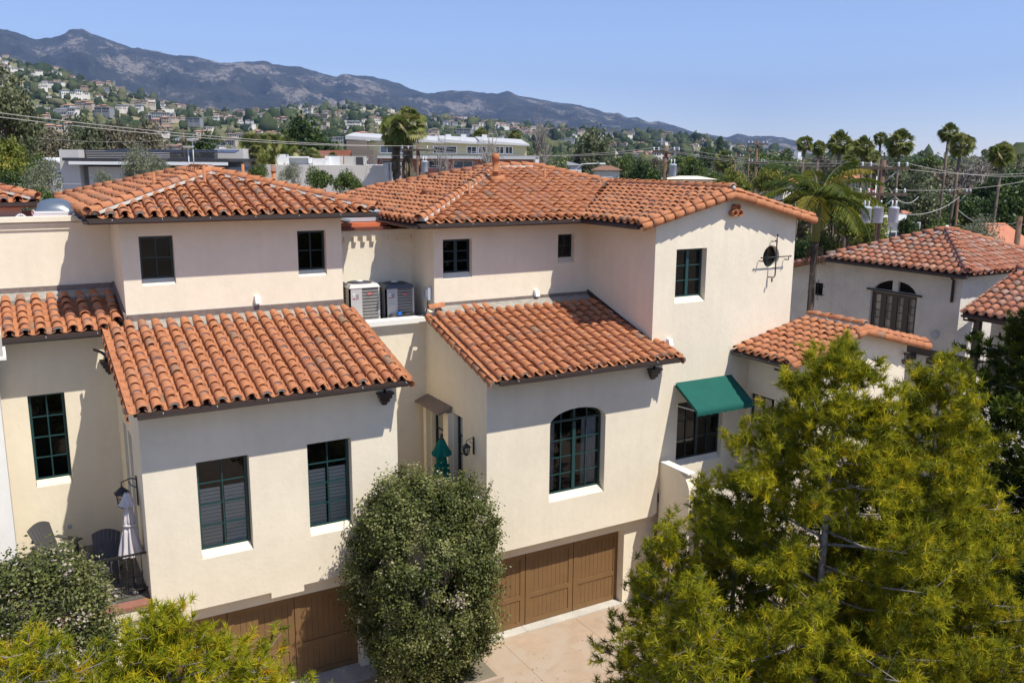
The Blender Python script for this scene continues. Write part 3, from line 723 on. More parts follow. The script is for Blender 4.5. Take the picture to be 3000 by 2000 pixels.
# iron cross grille
b=MB()
b.tube([(20.46,19.46,10.74),(20.46,19.46,10.66),(20.46,19.50,10.60)],.014,M_IRON,6)
b.tube([(20.40,19.48,10.60),(20.40,19.46,10.63),(20.46,19.44,10.66)],.014,M_IRON,6)
pts=[(20.40,19.62,10.60),(20.46,19.45,10.60),(20.46,19.44,9.58),(20.42,19.46,9.52),(20.36,19.62,9.52)]
b.tube(pts,.02,M_IRON,6); b.tube([(20.46,19.44,10.56),(20.455,19.44,10.84)],[.02,.006],M_IRON,6); b.lathe((20.455,19.44,10.78),[(.002,-.05),(.03,0),(.002,.08)],M_IRON,6); b.lathe((20.36,19.46,9.5),[(.002,-.14),(.03,-.06),(.012,.02)],M_IRON,6)
b.tube([(19.93,19.62,10.03),(19.93,19.46,10.03),(19.93,19.44,10.14),(21.0,19.44,10.14),(21.0,19.46,10.03),(21.0,19.62,10.03)],.018,M_IRON,6)
b.lathe((19.85,19.44,10.14),[(.004,-.03),(.035,0),(.004,.03)],M_IRON,6); b.lathe((21.07,19.44,10.14),[(.004,-.03),(.035,0),(.004,.03)],M_IRON,6); b.tube([(19.83,19.44,10.14),(21.09,19.44,10.14)],.014,M_IRON,6)
b.build('iron_cross',th2)
# three clay vent pipes in a triangle
for (px,pz) in ((18.80,11.66),(18.70,11.49),(18.90,11.49)):
    b=MB(); K=14; V=[]; 
    for (yy,r_) in ((19.62,.09),(19.42,.10),(19.42,.078),(19.62,.075)): V+=[(px+r_*math.cos(2*math.pi*k/K),yy,pz+r_*math.sin(2*math.pi*k/K)) for k in range(K)]
    b.add(V,[(i*K+k,i*K+(k+1)%K,(i+1)*K+(k+1)%K,(i+1)*K+k) for i in range(3) for k in range(K)],M_TILE,True)
    b.add([(px+.075*math.cos(2*math.pi*k/K),19.6,pz+.075*math.sin(2*math.pi*k/K)) for k in range(K)],[tuple(range(K))],M_BLACK); b.build('clay_pipe',th2)
wall('wall',th2,FW(15.98),[(19.65,7.0),(22.85,7.0),(22.85,11.3),(19.65,11.3)])
wall('wall',th2,FE(21.44),[(19.65,0),(33,0),(33,11.3),(19.65,11.3)])
wall('wall',th2,FS(33),[(9,0),(21.44,0),(21.44,11.3),(9,11.3)])
# flashing and fillet on the lower roof
b=MB(); zf=7.60+LSL*4.05
b.box(10.72,15.95,22.79,22.85,zf,zf+.20,M_LEAD)
b.hexa([(15.92,19.65,7.70),(15.98,19.65,7.70),(15.98,22.85,zf),(15.92,22.85,zf),(15.92,19.65,7.97),(15.98,19.65,7.97),(15.98,22.85,zf+.24),(15.92,22.85,zf+.24)],M_SOFFIT); b.build('flashing',th2)
b=MB(); b.hexa([(10.72,22.45,zf-.13),(15.92,22.45,zf-.13),(15.92,22.81,zf),(10.72,22.81,zf),(10.72,22.45,zf-.03),(15.92,22.45,zf-.03),(15.92,22.81,zf+.12),(10.72,22.81,zf+.12)],M_FILLET); b.build('mortar_fillet',th2)
# lower shed roof
r2=Roof(th2)
r2.plane((10.46,18.80,7.60),X_,Y_,LSL,[(0,0),(5.82,0),(5.82,.82),(5.50,.82),(5.50,3.78),(0,3.78)])
r2.ridge(Vector((10.42,18.8,7.52)),Vector((10.42,22.6,7.52+LSL*3.8)),up=(-X_*1.3+nn*.6),r=.12,L=.37,mortar=False,base=0)
r2.ridge(Vector((16.33,18.8,7.50)),Vector((16.33,19.6,7.50+LSL*.8)),up=(X_*1.3+nn*.6),r=.12,L=.37,mortar=False,base=0)
r2.ridge(Vector((10.85,22.62,8.86)),Vector((10.38,22.66,8.86)),r=.13,L=.5,mortar=False,base=.0)
# entry wing roof
EX,EY=19.13,17.45
r2.plane((EX,EY,7.36),Y_,X_,.235,[(0,0),(2.18,0),(2.18,3.07),(0,3.07)])
r2.plane((25.2,EY,7.36),Y_,-X_,.235,[(0,0),(2.18,0),(2.18,3.0),(0,3.0)])
def verge(rf,y,x0,z0,x1,z1,r=.125,drop=.17):
    """rake tiles at a gable front: one row on the edge, one lower row against the wall"""
    t=(Vector((x1,0,z1))-Vector((x0,0,z0))).normalized(); n=Vector((-t.z,0,t.x)); n=n if n.z>0 else -n
    rf.ridge((x0,y+.06,z0),(x1,y+.06,z1),up=n,r=.128,L=.36,mortar=False,base=.05)
    rf.ridge(Vector((x0,y-.05,z0))-n*.02,Vector((x1,y-.05,z1))-n*.02,up=(-Y_*1.0+n*.45),r=r,L=.40,mortar=False,base=-.02)
verge(r2,EY,EX+.02,7.32,22.2,8.06); verge(r2,EY,25.2,7.32,22.2,8.06)
r2.ridge((22.2,EY,8.20),(22.2,19.6,8.20))
# main roof
ZR=11.25; GS=.25; x0,y0=9.92,22.13; ax_,ay_=15.40,27.61; gx0=15.23
rx_=18.55; gd=rx_-gx0
mainclip=plane_clip([((x0,y0),(ax_,ay_),(12,22.35)),((gx0,y0),(rx_,y0+gd),(12,25)),((16.8,27.61),(22.25,22.16),(14,25)),((ax_,ay_),(16.8,ay_),(16,25))])
r2.plane((x0,y0,ZR),X_,Y_,GS,[(0,0),(gx0-x0,0),(rx_-x0,gd),(16.8-x0,5.48),(5.48,5.48)],clip=mainclip)
leftclip=plane_clip([((x0,y0),(ax_,ay_),(10,26)),((ax_,ay_),(ax_-3.2,ay_+3.2),(12,27)),((12.2,30.81),(9.9,30.81),(11,27))])
r2.plane((x0,y0,ZR),Y_,X_,GS,[(0,0),(8.68,0),(8.68,2.28),(5.48,5.48)],clip=leftclip)
gclip=plane_clip([((gx0,y0),(rx_,y0+gd),(18,20)),((rx_,19.4),(rx_,26),(16,20))])
r2.plane((gx0,19.42,ZR),Y_,X_,GS,[(0,0),(y0-19.42,0),(y0-19.42+gd,gd),(0,gd)],clip=gclip)
r2.plane((21.9,19.42,ZR),Y_,-X_,GS,[(0,0),(8,0),(y0-19.42+gd,gd),(0,gd)],clip=plane_clip([((rx_,19.4),(rx_,26),(20,22)),((21.9,27.5),(rx_,y0+gd),(21,22))]))
zA=ZR+GS*5.48; zG=ZR+GS*gd
b=MB()
# rear roof slopes close the roof
b.add([(16.8,27.61,zA-.02),(22.25,22.16,ZR-.02),(22.25,33.2,ZR-.02)],[(0,1,2)],M_TILE)
b.add([(12.2,30.81,zA-GS*3.2-.02),(ax_,ay_,zA-.02),(16.8,27.61,zA-.02),(22.25,33.2,ZR-.02),(10,33.2,ZR-.02),(9.92,30.81,ZR-.02)],[(0,1,2,3,4,5)],M_TILE); b.build('rear_roof_slope',th2)
h=.09
A1=(ax_,ay_,zA+h); A2=(16.8,ay_,zA+h)
r2.ridge((x0+.03,y0+.03,ZR+h),A1); r2.ridge(A1,A2); r2.ridge((rx_,y0+gd,zG+h),A2); r2.ridge((12.2,30.81,zA-GS*3.2+h),A1)
r2.ridge((9.92,30.81,ZR+h),(12.2,30.81,ZR+GS*2.28+h))
r2.ridge((rx_,19.45,zG+h),(rx_,y0+gd,zG+h))
verge(r2,19.42,gx0+.02,ZR-.03,rx_,zG-.04); verge(r2,19.42,21.9,ZR-.03,rx_,zG-.04)
r2.finish()
b=MB(); b.lathe((18.55,19.40,zG+.12),[(.05,-.05),(.06,.0),(.05,.05),(.02,.08)],M_MORTAR,10); b.build('ridge_cap_mortar',th2)
gutter(th2,(10.55,18.78,7.58),(16.24,18.78,7.58),-Y_)
gutter(th2,(x0,y0-.02,ZR-.02),(gx0,y0-.02,ZR-.02),-Y_)
gutter(th2,(x0-.02,y0,ZR-.02),(x0-.02,30.8,ZR-.02),-X_,brackets=False)
gutter(th2,(gx0-.02,19.45,ZR-.02),(gx0-.02,y0,ZR-.02),-X_,brackets=False)
gutter(th2,(EX-.02,EY+.15,7.35),(EX-.02,19.62,7.35),-X_)
hopper(th2,15.9,19.48,7.22); hopper(th2,19.78,18.0,6.78,(-1,0,0)); hopper(th2,24.55,17.8,6.9,(0,-1,0),.8)
roof_pipe(th2,14.6,25.35,ZR+GS*3,1.05,.085,True) if False else None
b=MB(); px,py,pz=14.35,25.9,ZR+GS*3.55
b.lathe((px,py,pz),[(.16,.1),(.17,.22),(.10,.25),(.095,.42),(.19,.43),(.19,.46),(.095,.47),(.09,.80),(.12,.82),(.12,1.02),(.08,1.02)],M_TILE,14)
b.tube([(px-.22,py-.1,pz+.16),(px+.25,py-.1,pz+.20)],.13,M_TILE,10); b.build('vent_pipe',th2)
roof_pipe(th2,12.6,24.35,ZR+GS*2,.52,.04); roof_pipe(th2,16.3,26.0,ZR+GS*3.65,.52,.04); roof_pipe(th2,12.0,27.0,ZR+GS*2.0,.42,.03)
b=MB(); b.tube([(11.8,26.0,ZR+GS*1.85+.25),(12.1,25.75,ZR+GS*1.9+.27)],.11,M_TILE,10); b.build('vent_hood',th2)
# entry wing walls
wall('wall',th2,FW(19.80),[(17.7,3.0),(19.65,3.0),(19.65,7.36),(17.7,7.36)],[rect(18.52,19.48,4.3,6.0)],depth=.12)
window(th2,FW(19.80),18.53,19.47,4.32,5.99,2,2,.12,sill=False,mt=M_GREENDK)
wall('wall',th2,FS(17.7),[(19.80,0),(24.6,0),(24.6,7.36),(22.2,8.06),(19.80,7.36)])
wall('wall',th2,FE(24.6),[(17.7,0),(19.8,0),(19.8,7.36),(17.7,7.36)])
# patio and its parapet with the rolled end
b=MB(); b.box(16.38,19.8,17.9,19.65,3.05,3.3,M_SLATE); b.build('patio_floor',th2)
b=MB(); V=[];
prof=[(19.5,0),(19.5,4.3),(18.75,4.3)]+[(18.75-.55*math.sin(a_),3.75+.55*math.cos(a_)) for a_ in [k*math.pi/2/8 for k in range(1,9)]]+[(18.2,0)]
k=len(prof); V=[(16.35,y,z) for y,z in prof]+[(16.62,y,z) for y,z in prof]
b.add(V,[tuple(range(k)),tuple(range(2*k-1,k-1,-1))],M_STUCCO); b.add(V,[(i,(i+1)%k,k+(i+1)%k,k+i) for i in range(k)],M_STUCCO)
b.box(16.62,19.8,17.75,18.0,0,3.9,M_STUCCO); b.box(16.36,16.64,18.3,19.5,4.3,4.34,M_WHITE); b.build('patio_wall',th2)
# awning
t=thing('window_awning','dark green canvas awning sloping out over the lower window of the tall gable','awning',(17.95,19.2,6.2))
b=MB(); xa,xb=16.88,19.06; NA=24; NB=8; V=[]
for i in range(NA+1):
    for j in range(NB+3):
        f=min(j,NB)/NB; x=xa+(xb-xa)*i/NA; y=19.60-.98*f; z=6.63-.61*f-.035*math.sin(math.pi*f)*(.6+.4*math.cos(6*math.pi*i/NA))
        if j==NB+1: y-=.01; z-=.09
        if j==NB+2: y-=.0; z-=.165+.012*math.cos(i*2.1)
        V.append((x,y,z))
q=NB+3; b.add(V,[(i*q+j,i*q+j+1,(i+1)*q+j+1,(i+1)*q+j) for i in range(NA) for j in range(q-1)],M_CANVAS,True)
x0,x1=xa,xb
for x in (xa+.002,xb-.002): b.add([(x,19.6,6.62),(x,18.62,6.02),(x,18.61,5.86),(x,18.70,5.98),(x,19.6,6.50)],[(0,1,2,3,4)],M_CANVAS)
b.build('canopy_cloth',t); b=MB()
for x in (x0+.03,x1-.03):
    b.tube([(x,19.6,5.95),(x,18.66,6.0)],.014,M_ALU,6); b.tube([(x,19.6,6.55),(x,18.66,6.0)],.014,M_ALU,6)
b.tube([(x0+.03,18.64,6.0),(x1-.03,18.64,6.0)],.014,M_ALU,6); b.build('awning_frame',t)
wallbox(14.05,22.85,8.97,'small white wedge light above the tiles of the right townhouse lower roof')
wallbox(16.58,19.65,7.80,'larger white wedge light beside the right end of the lower tiled roof')
# air conditioners
def condenser(x0,y0,z0,w,dp,hh,label,dark):
    t=thing('air_conditioner',label,'air conditioner',(x0+w/2,y0+dp/2,z0),'rooftop condensers'); b=MB(); r_=.07
    b.box(x0+.03,x0+w-.03,y0+.03,y0+dp-.03,z0+.03,z0+hh-.12,M_ACFIN); b.build('fin_core',t)
    b=MB(); b.box(x0-.01,x0+w*.38,y0-.012,y0+.05,z0,z0+hh-.1,M_ACL); b.box(x0-.01,x0+.03,y0-.012,y0+dp*.35,z0,z0+hh-.1,M_ACL)
    b.box(x0,x0+w,y0,y0+dp,z0,z0+.05,M_ACL)
    b.box(x0+.04,x0+w*.34,y0-.022,y0,z0+hh*.12,z0+hh*.55,M_ACL)
    for (xa,xb) in ((x0+w*.38,x0+w*.405),(x0+w-.05,x0+w)): b.box(xa,xb,y0-.014,y0+.03,z0,z0+hh-.1,M_ACL)
    b.box(x0,x0+.04,y0+dp-.04,y0+dp,z0,z0+hh-.1,M_ACL); b.box(x0+w-.03,x0+w,y0+dp-.04,y0+dp,z0,z0+hh-.1,M_ACL); b.build('cabinet',t)
    b=MB()
    for k in range(1,13):
        z=z0+.05+(hh-.17)*k/13; b.box(x0+w*.40,x0+w-.04,y0-.010,y0+.0,z-.006,z+.006,M_ACL); b.box(x0+w,x0+w+.008,y0+.02,y0+dp-.03,z-.006,z+.006,M_ACL); b.box(x0-.008,x0,y0+dp*.35,y0+dp-.03,z-.006,z+.006,M_ACL)
    for k in range(1,16):
        x=x0+w*.405+(w*.545)*k/16; b.box(x-.002,x+.002,y0-.005,y0+.0,z0+.05,z0+hh-.12,M_ACL)
    b.build('coil_guard',t)
    b=MB(); b.hexa([(x0-.02,y0-.03,z0+hh-.12),(x0+w+.02,y0-.03,z0+hh-.12),(x0+w+.02,y0+dp+.02,z0+hh-.12),(x0-.02,y0+dp+.02,z0+hh-.12),(x0+.05,y0+.04,z0+hh-.02),(x0+w-.05,y0+.04,z0+hh-.02),(x0+w-.05,y0+dp-.05,z0+hh-.02),(x0+.05,y0+dp-.05,z0+hh-.02)],M_ACL if not dark else M_ACLD)
    b.build('top_cover',t); b=MB(); c=(x0+w/2,y0+dp/2,z0+hh-.015)
    b.lathe(c,[(w*.40,-.03),(w*.40,0),(.1,.03),(.01,.035)],M_ACD,28)
    for k in range(5):
        rr=w*(.12+.06*k); zz=c[2]+.03-(rr/(w*.4))*.022
        b.tube([(c[0]+rr*math.cos(2*math.pi*q/24),c[1]+rr*math.sin(2*math.pi*q/24),zz) for q in range(25)],.006,M_ACLD,4,cap=False)
    b.build('fan_grille',t); b=MB(); b.lathe((c[0],c[1],c[2]+.03),[(.10,0),(.10,.02),(.06,.03)],M_ALU,14); b.build('motor_cap',t)
    b=MB(); bx=x0+w*.66; bz=z0+hh-.29; b.add([(bx+.075*math.cos(2*math.pi*k/16),y0-.022,bz+.036*math.sin(2*math.pi*k/16)) for k in range(16)],[tuple(range(16))],M_REDLAB); b.box(bx-.1,bx+.1,y0-.020,y0-.010,bz-.006,bz+.006,M_REDLAB)
    bo=b.build('badge',t)
    cu=bpy.data.curves.new('badge_lettering','FONT'); cu.body='bryant'; cu.size=.052; cu.extrude=.001; cu.align_x='CENTER'; cu.align_y='CENTER'; cu.materials.append(M_LABWHITE)
    tx=bpy.data.objects.new('badge_lettering',cu); C.objects.link(tx); ms=bpy.data.meshes.new_from_object(tx); bpy.data.objects.remove(tx); tx=bpy.data.objects.new('badge_lettering',ms); C.objects.link(tx); tx.parent=bo; tx.matrix_basis=Matrix.Translation((bx,y0-.026,bz))@Matrix.Rotation(math.pi/2,4,'X')
    b=MB(); lx=x0+w*.09; b.box(lx,lx+.075,y0-.024,y0-.012,z0+hh*.68,z0+hh*.80,M_LABWHITE); b.box(lx+.005,lx+.07,y0-.0255,y0-.022,z0+hh*.685,z0+hh*.715,M_REDLAB)
    for k in range(4): b.box(lx+.012,lx+.06,y0-.0255,y0-.022,z0+hh*(.73+.014*k),z0+hh*(.735+.014*k),M_ACFIN)
    b.box(lx+.09,lx+.18,y0-.024,y0-.012,z0+hh*.68,z0+hh*.80,M_ACL)
    for k in range(7): b.box(lx+.095,lx+.175,y0-.0255,y0-.022,z0+hh*(.69+.014*k),z0+hh*(.696+.014*k),M_ACFIN)
    b.build('rating_label',t)
    return t
M_ACLD = mat('dark_blue_grey_cover', (.10,.11,.13), .5, .4)
condenser(8.42,23.46,8.25,.88,.80,1.33,'tall beige condenser with red oval badge, the left one on the sunlit deck',False)
condenser(9.50,23.50,8.25,.86,.78,1.24,'shorter shaded condenser with dark top and red oval badge beside the tall one',True)
t=thing('disconnect_box','grey electrical disconnect box with black conduit on the wall behind the condensers','electrical box',(10.62,23.2,9.3)); b=MB()
b.box(10.56,10.695,22.98,23.14,9.05,9.40,M_GALV); b.box(10.55,10.56,23.0,23.12,9.12,9.36,M_ALU); b.build('box',t)
b=MB(); b.box(10.60,10.695,23.35,23.47,9.05,9.28,M_GALV); b.build('small_box',t)
b=MB(); b.tube([(10.60,23.06,9.06),(10.58,23.08,8.8),(10.50,23.15,8.5),(10.35,23.3,8.35)],.016,M_IRON,6); b.tube([(10.62,23.02,9.06),(10.6,23.0,8.8),(10.56,23.1,8.5)],.006,M_IRON,5); b.build('conduit',t)
t=thing('refrigerant_hose','black hoses with a blue cap lying below the shaded condenser','hose',(9.9,23.44,8.6)); b=MB()
b.tube([(9.55,23.43,8.60),(9.7,23.40,8.64),(9.9,23.43,8.60),(10.15,23.40,8.62),(10.45,23.45,8.60)],.022,M_IRON,6); b.tube([(9.6,23.44,8.66),(9.8,23.41,8.60),(10.1,23.44,8.66)],.012,M_IRON,6); b.build('hose',t)
b=MB(); b.box(9.82,9.92,23.38,23.44,8.62,8.72,M_BLUE); b.build('blue_cap',t)
# ------------------------------------------------------------------ foliage tools
def leaf_mat(name, stops, trans=.35, rough=.5, spec=.3):
    m = bpy.data.materials.new(name); m.use_nodes=True; nt=m.node_tree; nt.nodes.clear()
    o=nt.nodes.new('ShaderNodeOutputMaterial'); mx=nt.nodes.new('ShaderNodeMixShader'); mx.inputs[0].default_value=trans
    p=nt.nodes.new('ShaderNodeBsdfPrincipled'); p.inputs['Roughness'].default_value=rough; p.inputs['Specular IOR Level'].default_value=spec
    t=nt.nodes.new('ShaderNodeBsdfTranslucent')
    a=nt.nodes.new('ShaderNodeAttribute'); a.attribute_name='rnd'
    c=ramp(nt,a.outputs['Fac'],stops)
    nt.links.new(c,p.inputs['Base Color']); nt.links.new(c,t.inputs[0])
    nt.links.new(p.outputs[0],mx.inputs[1]); nt.links.new(t.outputs[0],mx.inputs[2]); nt.links.new(mx.outputs[0],o.inputs[0])
    return m
def unit(v): return v/np.maximum(np.linalg.norm(v,axis=-1,keepdims=True),1e-9)
def leaves(P, Nrm, ln, wd, jit=.9):
    """kite shaped leaf quads at points P, facing roughly Nrm"""
    n=len(P); L=unit(rng.normal(size=(n,3))); N=unit(Nrm+rng.normal(size=(n,3))*jit)
    A=unit(np.cross(N,L)); B=np.cross(N,A)
    l=ln*rng.uniform(.7,1.3,(n,1)); w=wd*rng.uniform(.7,1.3,(n,1))
    V=np.stack([P-A*l*.5, P+B*w*.5+A*l*.05, P+A*l*.5, P-B*w*.5+A*l*.05],1).reshape(-1,3)
    F=np.arange(n*4).reshape(n,4); return V,F
def blades(P, D, cnt, ln, wd, spread=.9, droop=0):
    """tufts: cnt thin triangles round each direction D"""
    n=len(P); P=np.repeat(P,cnt,0); D=np.repeat(D,cnt,0); m_=len(P)
    back=rng.uniform(0,.75,(m_,1))
    d=unit(D*rng.uniform(.25,1.1,(m_,1))+rng.normal(size=(m_,3))*spread*.62); d[:,2]-=droop; d=unit(d)
    s=P-D*ln*back*1.1
    a=unit(np.cross(d,rng.normal(size=(m_,3)))); l=ln*rng.uniform(.75,1.2,(m_,1)); w=wd*.5
    V=np.stack([s-a*w,s+a*w,s+d*l],1).reshape(-1,3); F=np.arange(m_*3).reshape(m_,3); return V,F
M_BARK=mat('pale_grey_bark',(.30,.265,.235),.9,noise=[(9,.3,5)])
M_BARKD=mat('dark_bark',(.10,.075,.055),.9,noise=[(5,.3,4)])
M_POD=leaf_mat('yew_pine_needles',[(0,(.08,.105,.012)),(.25,(.19,.205,.014)),(.55,(.33,.32,.015)),(.8,(.47,.42,.018)),(.93,(.56,.46,.02)),(1,(.56,.34,.02))],.35,.5,.12)
M_PODY=leaf_mat('golden_needles',[(0,(.07,.10,.012)),(.3,(.24,.27,.014)),(.6,(.40,.37,.015)),(.85,(.52,.42,.018)),(1,(.55,.30,.02))],.35,.5,.12)
M_POD_SHADE=leaf_mat('shaded_needles',[(0,(.025,.045,.008)),(.5,(.07,.10,.012)),(.85,(.15,.18,.014)),(1,(.28,.27,.02))],.3,.5,.12)  # darker copy of the yew pine needles, shade put into the colour
M_BUSH=leaf_mat('small_olive_leaves',[(0,(.05,.066,.014)),(.4,(.125,.14,.032)),(.75,(.23,.235,.075)),(.9,(.36,.35,.14)),(.93,(.42,.36,.26)),(1,(.52,.42,.34))],.2,.5,.3)
def yew_pine(label, base, top, rad, lean=(0,0), tufts=2300, cnt=32, ln=.14, wd=.0145, matl=None, z0=.0, shape=1.0, cat='tree', open_=.5, prof=None, group=None, name='yew_pine'):
    base=Vector(base); H=top-base.z
    t=thing(name,label,cat,base,group); b=MB()
    def ax(f): return Vector((base.x+lean[0]*f, base.y+lean[1]*f, base.z+H*f))
    b.tube([ax(f) for f in (0,.2,.4,.6,.8,.97)],[.11*H/8,.09*H/8,.07*H/8,.05*H/8,.03*H/8,.008],M_BARK,8)
    P=[];D=[];Q=[]
    prof=prof or (lambda f: math.sin(math.pi*min(1,max(.02,(f-z0)/(1-z0)))**shape)**.62)
    nb=90
    for k in range(nb):
        f=z0+.03+(1-z0)*(.97)*(k+random.random())/nb; r=rad*prof(f)*random.uniform(.78,1.12)
        if r<.05: r=.05
        az=k*2.399963+random.uniform(-.4,.4); s=ax(f-.10*r/rad); dr=Vector((math.cos(az),math.sin(az),random.uniform(.15,.55)))
        e=s+Vector((dr.x*r,dr.y*r,dr.z*r*.8)); mid=s.lerp(e,.5)+Z_*(-.06*r)
        b.tube([s,mid,e],[.015*max(r,.6),.010*max(r,.6),.004],M_BARK,5)
        ns=max(3,int(9*r/rad+2))
        for q in range(ns):
            g=.30+.70*(q+random.random())/ns; c=(s.lerp(mid,g*2) if g<.5 else mid.lerp(e,g*2-1))
            sd=Vector(dr).normalized()*.6+Vector((random.gauss(0,.7),random.gauss(0,.7),random.gauss(.25,.45))); sd.normalize()
            sl=r*.36*random.uniform(.5,1.2)+.12; ee=c+sd*sl
            b.tube([c,ee],[.007,.002],M_BARK,3)
            Q.append((c,ee,sd))
    per=max(1,int(tufts/len(Q)))
    for c,ee,sd in Q:
        for k in range(per):
            g=1-random.random()**1.6*.75; jit=Vector((random.gauss(0,.055),random.gauss(0,.055),random.gauss(0,.055)))*(1+rad*.25)
            P.append(c.lerp(ee,g)+jit); d=(sd+Vector((random.gauss(0,.5),random.gauss(0,.5),random.gauss(.3,.4)))).normalized(); D.append(d)
    # leader tufts at the tip
    for k in range(10): P.append(ax(.93+.07*k/10)); D.append(Vector((random.gauss(0,.3),random.gauss(0,.3),1)).normalized())
    P=np.array([p[:] for p in P]); D=np.array([d[:] for d in D])
    V,F=blades(P,D,cnt,ln,wd)
    tr=rng.beta(2,2.2,len(P)); rr=np.clip(np.repeat(tr,cnt)+rng.normal(0,.08,len(F)),0,1)
    b.build('trunk',t)
    put('crown',np_mesh('crown',V,F,[matl or M_POD],rr),t)
    return t
def bush(label, c, rx, ry, z0, z1, n=52000, ln=.075, wd=.045, taper=.55, matl=None, seed=1, name='olive_shrub', pale=.05, group=None, stems=True):
    rs=np.random.default_rng(seed); t=thing(name,label,'shrub',(c[0],c[1],0),group); b=MB()
    zc=(z0+z1)/2; hz=(z1-z0)/2
    # clumps over the surface
    nc=820; u=rs.normal(size=(nc,3)); u=u/np.linalg.norm(u,axis=1,keepdims=True)
    f=(u[:,2]+1)/2; w=np.where(f<.5, taper+(1-taper)*np.sin(np.clip(f*2,0,1)*np.pi/2), 1.0)
    bump=1+.06*np.sin(u[:,0]*5+seed)+.06*np.sin(u[:,1]*6+u[:,2]*4)+rs.normal(0,.055,nc)
    S=np.sign(u)*np.abs(u)**.8; S=S/np.maximum(1e-6,np.linalg.norm(S,axis=1,keepdims=True))**.35
    CC=np.stack([c[0]+S[:,0]*rx*w*bump, c[1]+S[:,1]*ry*w*bump, zc+S[:,2]*hz*bump],1)
    k=rs.integers(0,nc,n); cs=rs.uniform(.09,.26,nc)
    depth=rs.beta(1.1,3.0,(n,1))*.42
    ctr=np.array([c[0],c[1],zc])
    inward=ctr-CC[k]; inward=inward/np.linalg.norm(inward,axis=1,keepdims=True)
    P=CC[k]+rs.normal(size=(n,3))*cs[k][:,None]*.62+inward*depth*.9*(rx)
    N=-inward+np.array([0,0,.35]); V,F=leaves(P,N,ln,wd,.8)
    cr=rs.beta(1.2,2.0,nc)*.86; pl=rs.random(nc)<pale; 
    rr=np.clip(cr[k]+rs.normal(0,.13,n),0,.90); rr=np.where((pl[k]&(depth[:,0]<.2)&(rs.random(n)<.55)),rs.uniform(.93,1,n),rr)
    if stems:
        for q in range(18):
            i=rs.integers(0,nc); e=Vector(CC[i]); s=Vector((c[0]+rs.normal()*.1,c[1]+rs.normal()*.1,max(.0,z0-.3)+ (z1-z0)*rs.uniform(0,.35))); mid=s.lerp(e,.55)+Vector(rs.normal(size=3)*.08)
            b.tube([s,mid,e],[.03,.018,.004],M_BARK,5)
        b.tube([(c[0],c[1],-.05),(c[0]+.05,c[1],z0+hz*.6),(c[0],c[1],zc)],[.1,.08,.04],M_BARK,7)
        # twigs breaking the outline
        for q in range(260):
            i=rs.integers(0,nc); e=CC[i]; o_=-(ctr-e); o_=o_/np.linalg.norm(o_); o_=o_+rs.normal(size=3)*.5+np.array([0,0,.35]); o_/=np.linalg.norm(o_)
            L=rs.uniform(.1,.28); b.tube([Vector(e-o_*.1),Vector(e+o_*L)],[.005,.002],M_BARK,3)
            kk=9; PP=e+o_*(np.linspace(0,L*1.1,kk)[:,None])+rs.normal(size=(kk,3))*.02; v2,f2=leaves(PP,np.tile(o_,(kk,1)),ln,wd,1.2)
            F=np.concatenate([F,f2+len(V)]); V=np.concatenate([V,v2]); rr=np.concatenate([rr,np.full(kk,min(.9,cr[i]+.1))])
        b.build('stem',t)
    put('leaves',np_mesh('leaves',V,F,[matl or M_BUSH],rr),t)
    return t
# ------------------------------------------------------------------ patio of the left townhouse
b=MB(); b.box(-4,2.37,20.15,24.0,3.0,3.24,M_SLATE); pf=b.build('patio_floor',th1)
for i in range(11):
    for j in range(6):
        b=MB(); x=-3.9+i*.57; y=20.34+j*.57; 
        if x+.55>2.36: continue
        b.box(x,x+.55,y,y+.55,3.24,3.252+.004*random.random(),M_SLATE); b.build('slate_tile',pf)
b=MB(); b.box(-4,2.37,20.02,20.30,2.9,3.18,M_STUCCO); b.box(-4,2.37,19.98,20.3,3.18,3.25,M_BRICKRED); b.box(-4,2.3,20.1,20.34,0,2.9,M_STUCCO); b.build('patio_edge',th1)
t=thing('iron_railing','black wrought iron railing with double knobbed bars along the left patio edge','railing',(0,20.42,3.3)); b=MB()
b.box(-4,2.36,20.40,20.44,4.26,4.30,M_IRON); b.box(-4,2.36,20.41,20.43,3.42,3.45,M_IRON); b.build('rail',t)
for k in range(40):
    x=2.25-k*.155; 
    if x<-3.9: break
    b=MB(); b.tube([(x,20.42,3.34),(x,20.42,4.27)],.009,M_IRON,6)
    zz=(3.95,3.62)[k%2] if k%3 else 3.8
    for z in (zz,zz+.05): b.lathe((x,20.42,z),[(.009,-.022),(.026,0),(.009,.022)],M_IRON,8)
    b.build('baluster',t)
